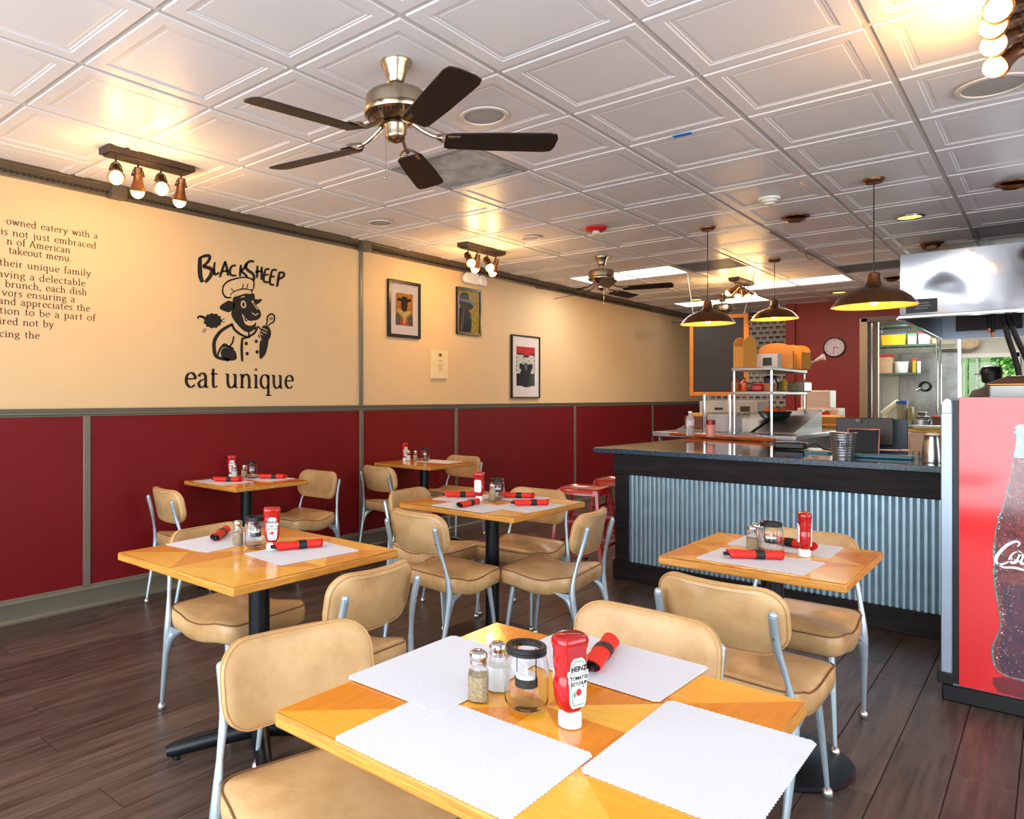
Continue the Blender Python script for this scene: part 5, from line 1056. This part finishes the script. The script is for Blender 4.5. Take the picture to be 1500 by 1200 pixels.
# ------------------------------------------------------------------ kitchen beyond the doorway
YS=13.7
def kz(v,u=1330,y=YS): return at_y(u,v,y).z
X0,X1=at_y(1288,500,YS).x,at_y(1375,500,YS).x
ws=thing('wire_shelving','chrome wire shelving unit loaded with tubs in the back kitchen','shelving',((X0+X1)/2,YS,0)); hw=(X1-X0)/2
m_wire=mat('green_wire',(70,92,80),.4,metal=.5)
for v in(478,507,548):
    z_=kz(v); ww=hw*2 if v<540 else hw*1.35; sx=-hw+ww/2
    fr=M(); fr.box((sx,-.22,z_),(ww,.010,.03)); fr.box((sx,.22,z_),(ww,.010,.03)); fr.box((sx-ww/2,0,z_),(.010,.44,.03)); fr.box((sx+ww/2,0,z_),(.010,.44,.03))
    f_=fr.build('shelf_frame',m_wire,ws); g_=M()
    for k in range(26): g_.tube([(sx-ww/2+ww*k/25,-.22,z_+.012),(sx-ww/2+ww*k/25,.22,z_+.012)],.003,4)
    for k in range(10): x_=sx-ww/2+ww*k/10; g_.tube([(x_,-.225,z_-.012),(x_+ww/20,-.225,z_-.05),(x_+ww/10,-.225,z_-.012)],.003,4)
    stuff(g_.build('shelf_wires',m_wire,f_))
for sx in(-1,1):
    for sy in(-1,1): a=M(); a.tube([(sx*hw,sy*.22,0.0),(sx*hw,sy*.22,kz(478)+.05)],.013,8); a.build('upright',m_steel,ws)
def kitem(name,label,cat,u0,u1,vt,vb,c,y=YS,d=.22,lid=None,kind='box',rough=.5,base=None,grp=None,m=None):
    A=at_y(u0,vb,y); B=at_y(u1,vt,y); w_=B.x-A.x; h=B.z-A.z; z0=A.z if base is None else base
    t=thing(name,label,cat,((A.x+B.x)/2,y,z0),0,grp); mm=m or mat('k_%d_%d_%d'%c,c,rough,noise=.15,nscale=12); lh=.0
    if lid: lh=h*.14
    if kind=='box': a=M(); a.loft([[(x,yy,z) for x,yy in rrect(w_*f,d*f,.02,2)] for z,f in((0,.88),(h-lh,1.0))],0,True,False); a.build('body',mm,t,.004)
    else: r=w_/2; a=M(); a.lathe([(r*.85,0),(r*.88,.004),(r*.98,h-lh),(r*.9,h-lh)],20); a.build('body',mm,t)
    if lid: 
        if kind=='box': bx('lid',(0,0,h-lh/2),(w_*1.04,d*1.04,lh),mat('k_%d_%d_%d'%lid,lid,.4),t,.004)
        else: a=M(); a.lathe([(w_*.52,h-lh),(w_*.52,h),(.001,h+.002)],20); a.build('lid',mat('k_%d_%d_%d'%lid,lid,.4),t)
    return t
S1,S2,S3=kz(478)+.016,kz(507)+.016,kz(548)+.016
kitem('storage_basket','yellow basket heaped with blue packets on the upper wire shelf','basket',1291,1329,486,506,(214,176,30),base=S2,lid=(60,84,130))
kitem('lidded_tub','frosted tub with a green lid on the upper wire shelf','tub',1330,1344,489,506,(176,184,170),base=S2,lid=(40,150,80)); kitem('lidded_tub','white tub with a red lid on the upper wire shelf','tub',1346,1364,488,506,(224,214,224),base=S2,lid=(206,40,60)); kitem('small_box','small tan box at the right end of the upper wire shelf','box',1366,1374,498,506,(216,178,126),base=S2)
kitem('lidded_crate','brown crate with a red lid on the lower wire shelf','crate',1288,1309,519,547,(164,134,106),base=S3,lid=(150,40,36)); kitem('white_pail','white pail with a pale lid on the lower wire shelf','pail',1310,1331,530,547,(222,220,214),base=S3,lid=(200,206,210),kind='r')
kitem('oil_bottle','yellow and red oil bottle on the lower wire shelf','bottle',1336,1342,526,547,(190,160,30),base=S3,kind='r',lid=(200,60,30)); kitem('cup_stack','stack of white cups on the lower wire shelf','cups',1343,1349,530,547,(228,224,214),base=S3,kind='r')
# back kitchen counter with equipment
A=at_y(1285,622,13.1); B=at_y(1440,622,13.1); zc2=.93
t=thing('kitchen_counter','long steel kitchen counter under the wire shelving','counter',((A.x+B.x)/2,13.1,0)); w_=B.x-A.x; bx('top',(0,0,zc2-.02),(w_,.6,.04),m_steel,t,.004); bx('cabinet',(0,.02,.45),(w_-.06,.5,.86),m_steeld,t,.004)
kb_=dict(base=zc2)
t=thing('stand_mixer','cream stand mixer tilted back on the kitchen counter','mixer',(at_y(1303,612,13.1).x,13.1,zc2)); bx('base',(0,0,.03),(.20,.26,.05),mat('mixer_cream',(206,196,170),.35),t,.015); o=bx('column',(-.04,0,.12),(.08,.10,.18),MATS['mixer_cream'],t,.02); o.rotation_euler=(0,R(20),0); o=bx('motor_head',(.02,0,.24),(.30,.12,.10),MATS['mixer_cream'],t,.03); o.rotation_euler=(0,R(-42),0)
kitem('jug','clear jug with a blue lid beside the mixer','jug',1313,1330,588,622,(150,140,112),y=13.05,lid=(20,80,170),kind='r',**kb_); kitem('juicer','small steel machine between the jug and the stacked trays','machine',1332,1338,597,622,(150,140,80),y=13.05,**kb_)
for k,(u0,u1) in enumerate(((1339,1364),(1341,1362),(1344,1358))): t_=kitem('steel_pan',('bottom','middle','top')[k]+' steel pan of the stack in front of the steel sheet','pan',u0,u1,616-k*6,622-k*6,(168,164,160),y=13.05,grp='stacked steel pans',m=m_steel,base=zc2+k*.062)
kitem('tub_stack','dark tub with a red stripe lid near the red cooler corner','tub',1366,1381,609,622,(92,72,56),y=13.05,lid=(160,60,50),**kb_)
# sheet steel on the kitchen wall, sprayer ring, ac unit, post
A=at_y(1317,612,14.5); B=at_y(1403,515,14.5); t=bx('steel_wall_sheet',((A.x+B.x)/2,14.57,(A.z+B.z)/2),(B.x-A.x,.02,B.z-A.z),mat('wall_sheet_steel',(170,172,172),.3,metal=.9,noise=.35,nscale=3,c2=(110,108,106)),None,.003); tag(t,'large stainless sheet covering the kitchen wall left of the window','wall sheet')
p=at_y(1354,566,14.4); t=thing('hose_ring','black and chrome hose ring on the stainless wall sheet','hose ring',(p.x,14.50,p.z)); a=M(); a.tube([(.07*math.cos(q*PI/10),0,.07*math.sin(q*PI/10)) for q in range(20)],.018,8,closed=True); a.build('ring',m_black,t); a=M(); a.tube([(-.06,0,-.03),(-.12,-.02,-.06)],.02,8); a.build('spout',m_chrome,t)
A=at_y(1374,512,14.4); B=at_y(1403,496,14.4); t=thing('wall_unit','cream wall ventilation unit above the stainless sheet','air unit',((A.x+B.x)/2,14.45,A.z)); bx('case',(0,0,(B.z-A.z)/2),(B.x-A.x,.2,B.z-A.z),MATS['k_216_178_126'] if False else mat('unit_cream',(212,208,186),.4),t,.006)
for k in range(3): bx('louvre',(0,-.103,.03+.02*k),((B.x-A.x)*.8,.006,.008),mat('louvre_dark',(120,120,100),.5),t)
p=at_y(1405.5,600,14.0); t=tag(bx('steel_post',(p.x,14.0,1.3),(.05,.05,2.6),m_steel,None,.004),'thin steel post between the stainless sheet and the kitchen window','post')
p=at_y(1410,502,14.3); A=at_y(1403,512,14.3); t=thing('paper_bag_bundle','crumpled white paper bag bundle hanging beside the kitchen window top','bag',(p.x+.05,14.45,A.z)); a=M(); a.sph((0,0,.10),.14,12,sc=(1.1,.5,.75)); o=a.build('bag',mat('bag_white',(236,222,196),.7,noise=.3,nscale=14,c2=(210,170,120),bump=.02,bscale=12),t)
# hedge and fence outside the kitchen window
fx=thing('garden_fence','weathered green-grey board fence outside the kitchen window','fence',(at_y(1418,560,17.5).x-.2,17.5,0))
for k in range(9): bx('fence_board',(-.9+.17*k,0,1.1),(.15,.03,2.2),mat('fence_green',(150,176,120),.7,noise=.3,nscale=5,rand=.15),fx,.004)
hg=thing('garden_hedge','bright leafy hedge seen through the kitchen window','hedge',(at_y(1455,560,18.5).x,18.5,0))
a=M(); rnd=random.Random(3)
for k in range(5200):
    x_=rnd.gauss(0,1)*1.1; y_=rnd.uniform(-.6,.5); z_=rnd.uniform(.3,3.2); r_=rnd.uniform(.03,.075); n_=Vector((rnd.gauss(0,1),rnd.gauss(0,1)-1,rnd.gauss(0,1))).normalized(); u_=n_.orthogonal().normalized(); v_=n_.cross(u_); c_=Vector((x_,y_,z_))
    a.add([c_-u_*r_,c_-v_*r_*.5,c_+u_*r_,c_+v_*r_*.5],[(0,1,2,3)],rnd.choice((0,0,1,2)),False)
stuff(a.build('leaves',[mat('leaf_a',(120,196,70),.5),mat('leaf_b',(190,226,110),.5),mat('leaf_c',(50,130,60),.5)],hg)); bx('hedge_core',(0,.7,1.5),(4.5,.3,3.0),mat('hedge_dark',(60,120,56),.8,noise=.5,nscale=6),hg,.05)
gd=struct(bx('ground',(0,17.6,-.05),(14,6,.08),mat('lawn',(96,140,60),.9)))
# ------------------------------------------------------------------ cook at the line
pc=at_y(1463,560,11.0); ps=thing('person','person in a black cap and grey shirt bending behind the cook line, seen from behind','person',(pc.x,11.0,0),R(35))
def skinmesh(name,P,E,rad,m,par,lv=2):
    me=bpy.data.meshes.new(name); me.from_pydata(P,E,[]); o=bpy.data.objects.new(name,me); COL.objects.link(o); o.parent=par
    sk=o.modifiers.new('skin','SKIN'); 
    if not me.skin_vertices: 
        return o
    for i,r_ in enumerate(rad): me.skin_vertices[0].data[i].radius=(r_,r_*(1 if i else 1))
    me.skin_vertices[0].data[0].use_root=True
    sb=o.modifiers.new('sub','SUBSURF'); sb.levels=lv; sb.render_levels=lv; me.materials.append(m); return o
m_skin=mat('skin',(150,96,70),.5); m_shirt=mat('grey_shirt',(116,104,98),.8,noise=.2,nscale=10); m_trs=mat('dark_trousers',(34,34,40),.8)
P=[(0,0,.92),(0,.02,1.10),(0,.05,1.28),(0,.08,1.40),(0,.11,1.47),(0,.13,1.56),(0,.135,1.63),
   (.19,.08,1.37),(.27,.16,1.12),(.22,.36,1.02),(.20,.43,1.00),(-.19,.08,1.37),(-.27,.16,1.12),(-.22,.36,1.02),(-.20,.43,1.00),
   (.10,0,.86),(.11,.01,.48),(.11,-.03,.09),(.12,.10,.04),(-.10,0,.86),(-.11,.01,.48),(-.11,-.03,.09),(-.12,.10,.04)]
Ed=[(0,1),(1,2),(2,3),(3,4),(4,5),(5,6),(3,7),(7,8),(8,9),(9,10),(3,11),(11,12),(12,13),(13,14),(0,15),(15,16),(16,17),(17,18),(0,19),(19,20),(20,21),(21,22)]
rd=[.14,.13,.145,.13,.052,.085,.075,.065,.045,.034,.028,.065,.045,.034,.028,.088,.06,.04,.035,.088,.06,.04,.035]
body=skinmesh('body',P,Ed,rd,m_shirt,ps)
a=M(); a.sph((0,.135,1.575),.098,16,sc=(.80,1,1.12)); a.sph((0,.235,1.565),.016,8); 
for s1 in(-1,1): a.sph((s1*.08,.13,1.57),.022,8,sc=(.5,1,1.3))
a.build('head',m_skin,ps)
a=M(); a.lathe([(.104,1.60),(.108,1.62),(.104,1.66),(.085,1.695),(.04,1.712),(.001,1.714)],20,(0,.13,0)); a.box((0,.25,1.612),(.15,.12,.010)); a.build('cap',m_black,ps)
a=M(); a.lathe([(.091,1.51),(.098,1.55),(.100,1.60),(.09,1.61)],20,(0,.12,0)); a.build('hair',m_black,ps)
for s1 in(-1,1):
    a=M(); a.sph((s1*.19,.47,.995),.034,10,sc=(.9,1.2,.5))
    for q in range(4): a.tube([(s1*.19+(q-1.5)*.016,.49,.997),(s1*.19+(q-1.5)*.018,.53,.992),(s1*.19+(q-1.5)*.018,.56-.006*abs(q-1.5),.978)],[.0085,.008,.006],6)
    a.tube([(s1*.19-s1*.03,.46,.995),(s1*.19-s1*.05,.49,.988),(s1*.19-s1*.052,.515,.98)],[.009,.008,.006],6); a.build('hand',m_skin,ps)
a=M(); a.lathe([(.150,.50),(.150,.95)],20,(0,0,0),sx=1.1,sy=.85); a.build('apron',m_trs,ps)
cl=thing('cook_line','stainless cook line counter under the extractor hood, mostly hidden by the cooler','counter',(.7,9.0,0)); bx('body',(0,0,.45),(2.6,1.6,.90),m_steeld,cl,.01); bx('top',(0,0,.92),(2.64,1.64,.04),m_steel,cl,.004)
# ------------------------------------------------------------------ small extras
p=at_x(480,748,XW+.008); t=thing('wall_outlet','red painted wall outlet low on the red wall behind a chair leg','outlet',(XW+.008,p.y,p.z)); bx('plate',(.003,0,0),(.006,.075,.115),m_red,t,.002)
for s1 in(-1,1): bx('socket',(.007,0,s1*.022),(.003,.03,.028),mat('socket_red',(70,10,12),.4),t,.001)
a=M(); P=[at_z(u,v,C-.014) for u,v in((1128,340),(1150,352),(1172,366),(1182,371),(1205,382),(1238,401))]; a.tube(catmull(P,5),.006,6); a.tube(catmull([at_z(1180,370,C-.012),at_z(1182,377,C-.05),at_z(1187,380,C-.06),at_z(1192,378,C-.03)],5),.004,6); tag(a.build('ceiling_cable',mat('cable_brown',(120,92,70),.5)),'thin brown cable tucked along a ceiling grid line with a loose loop','cable')
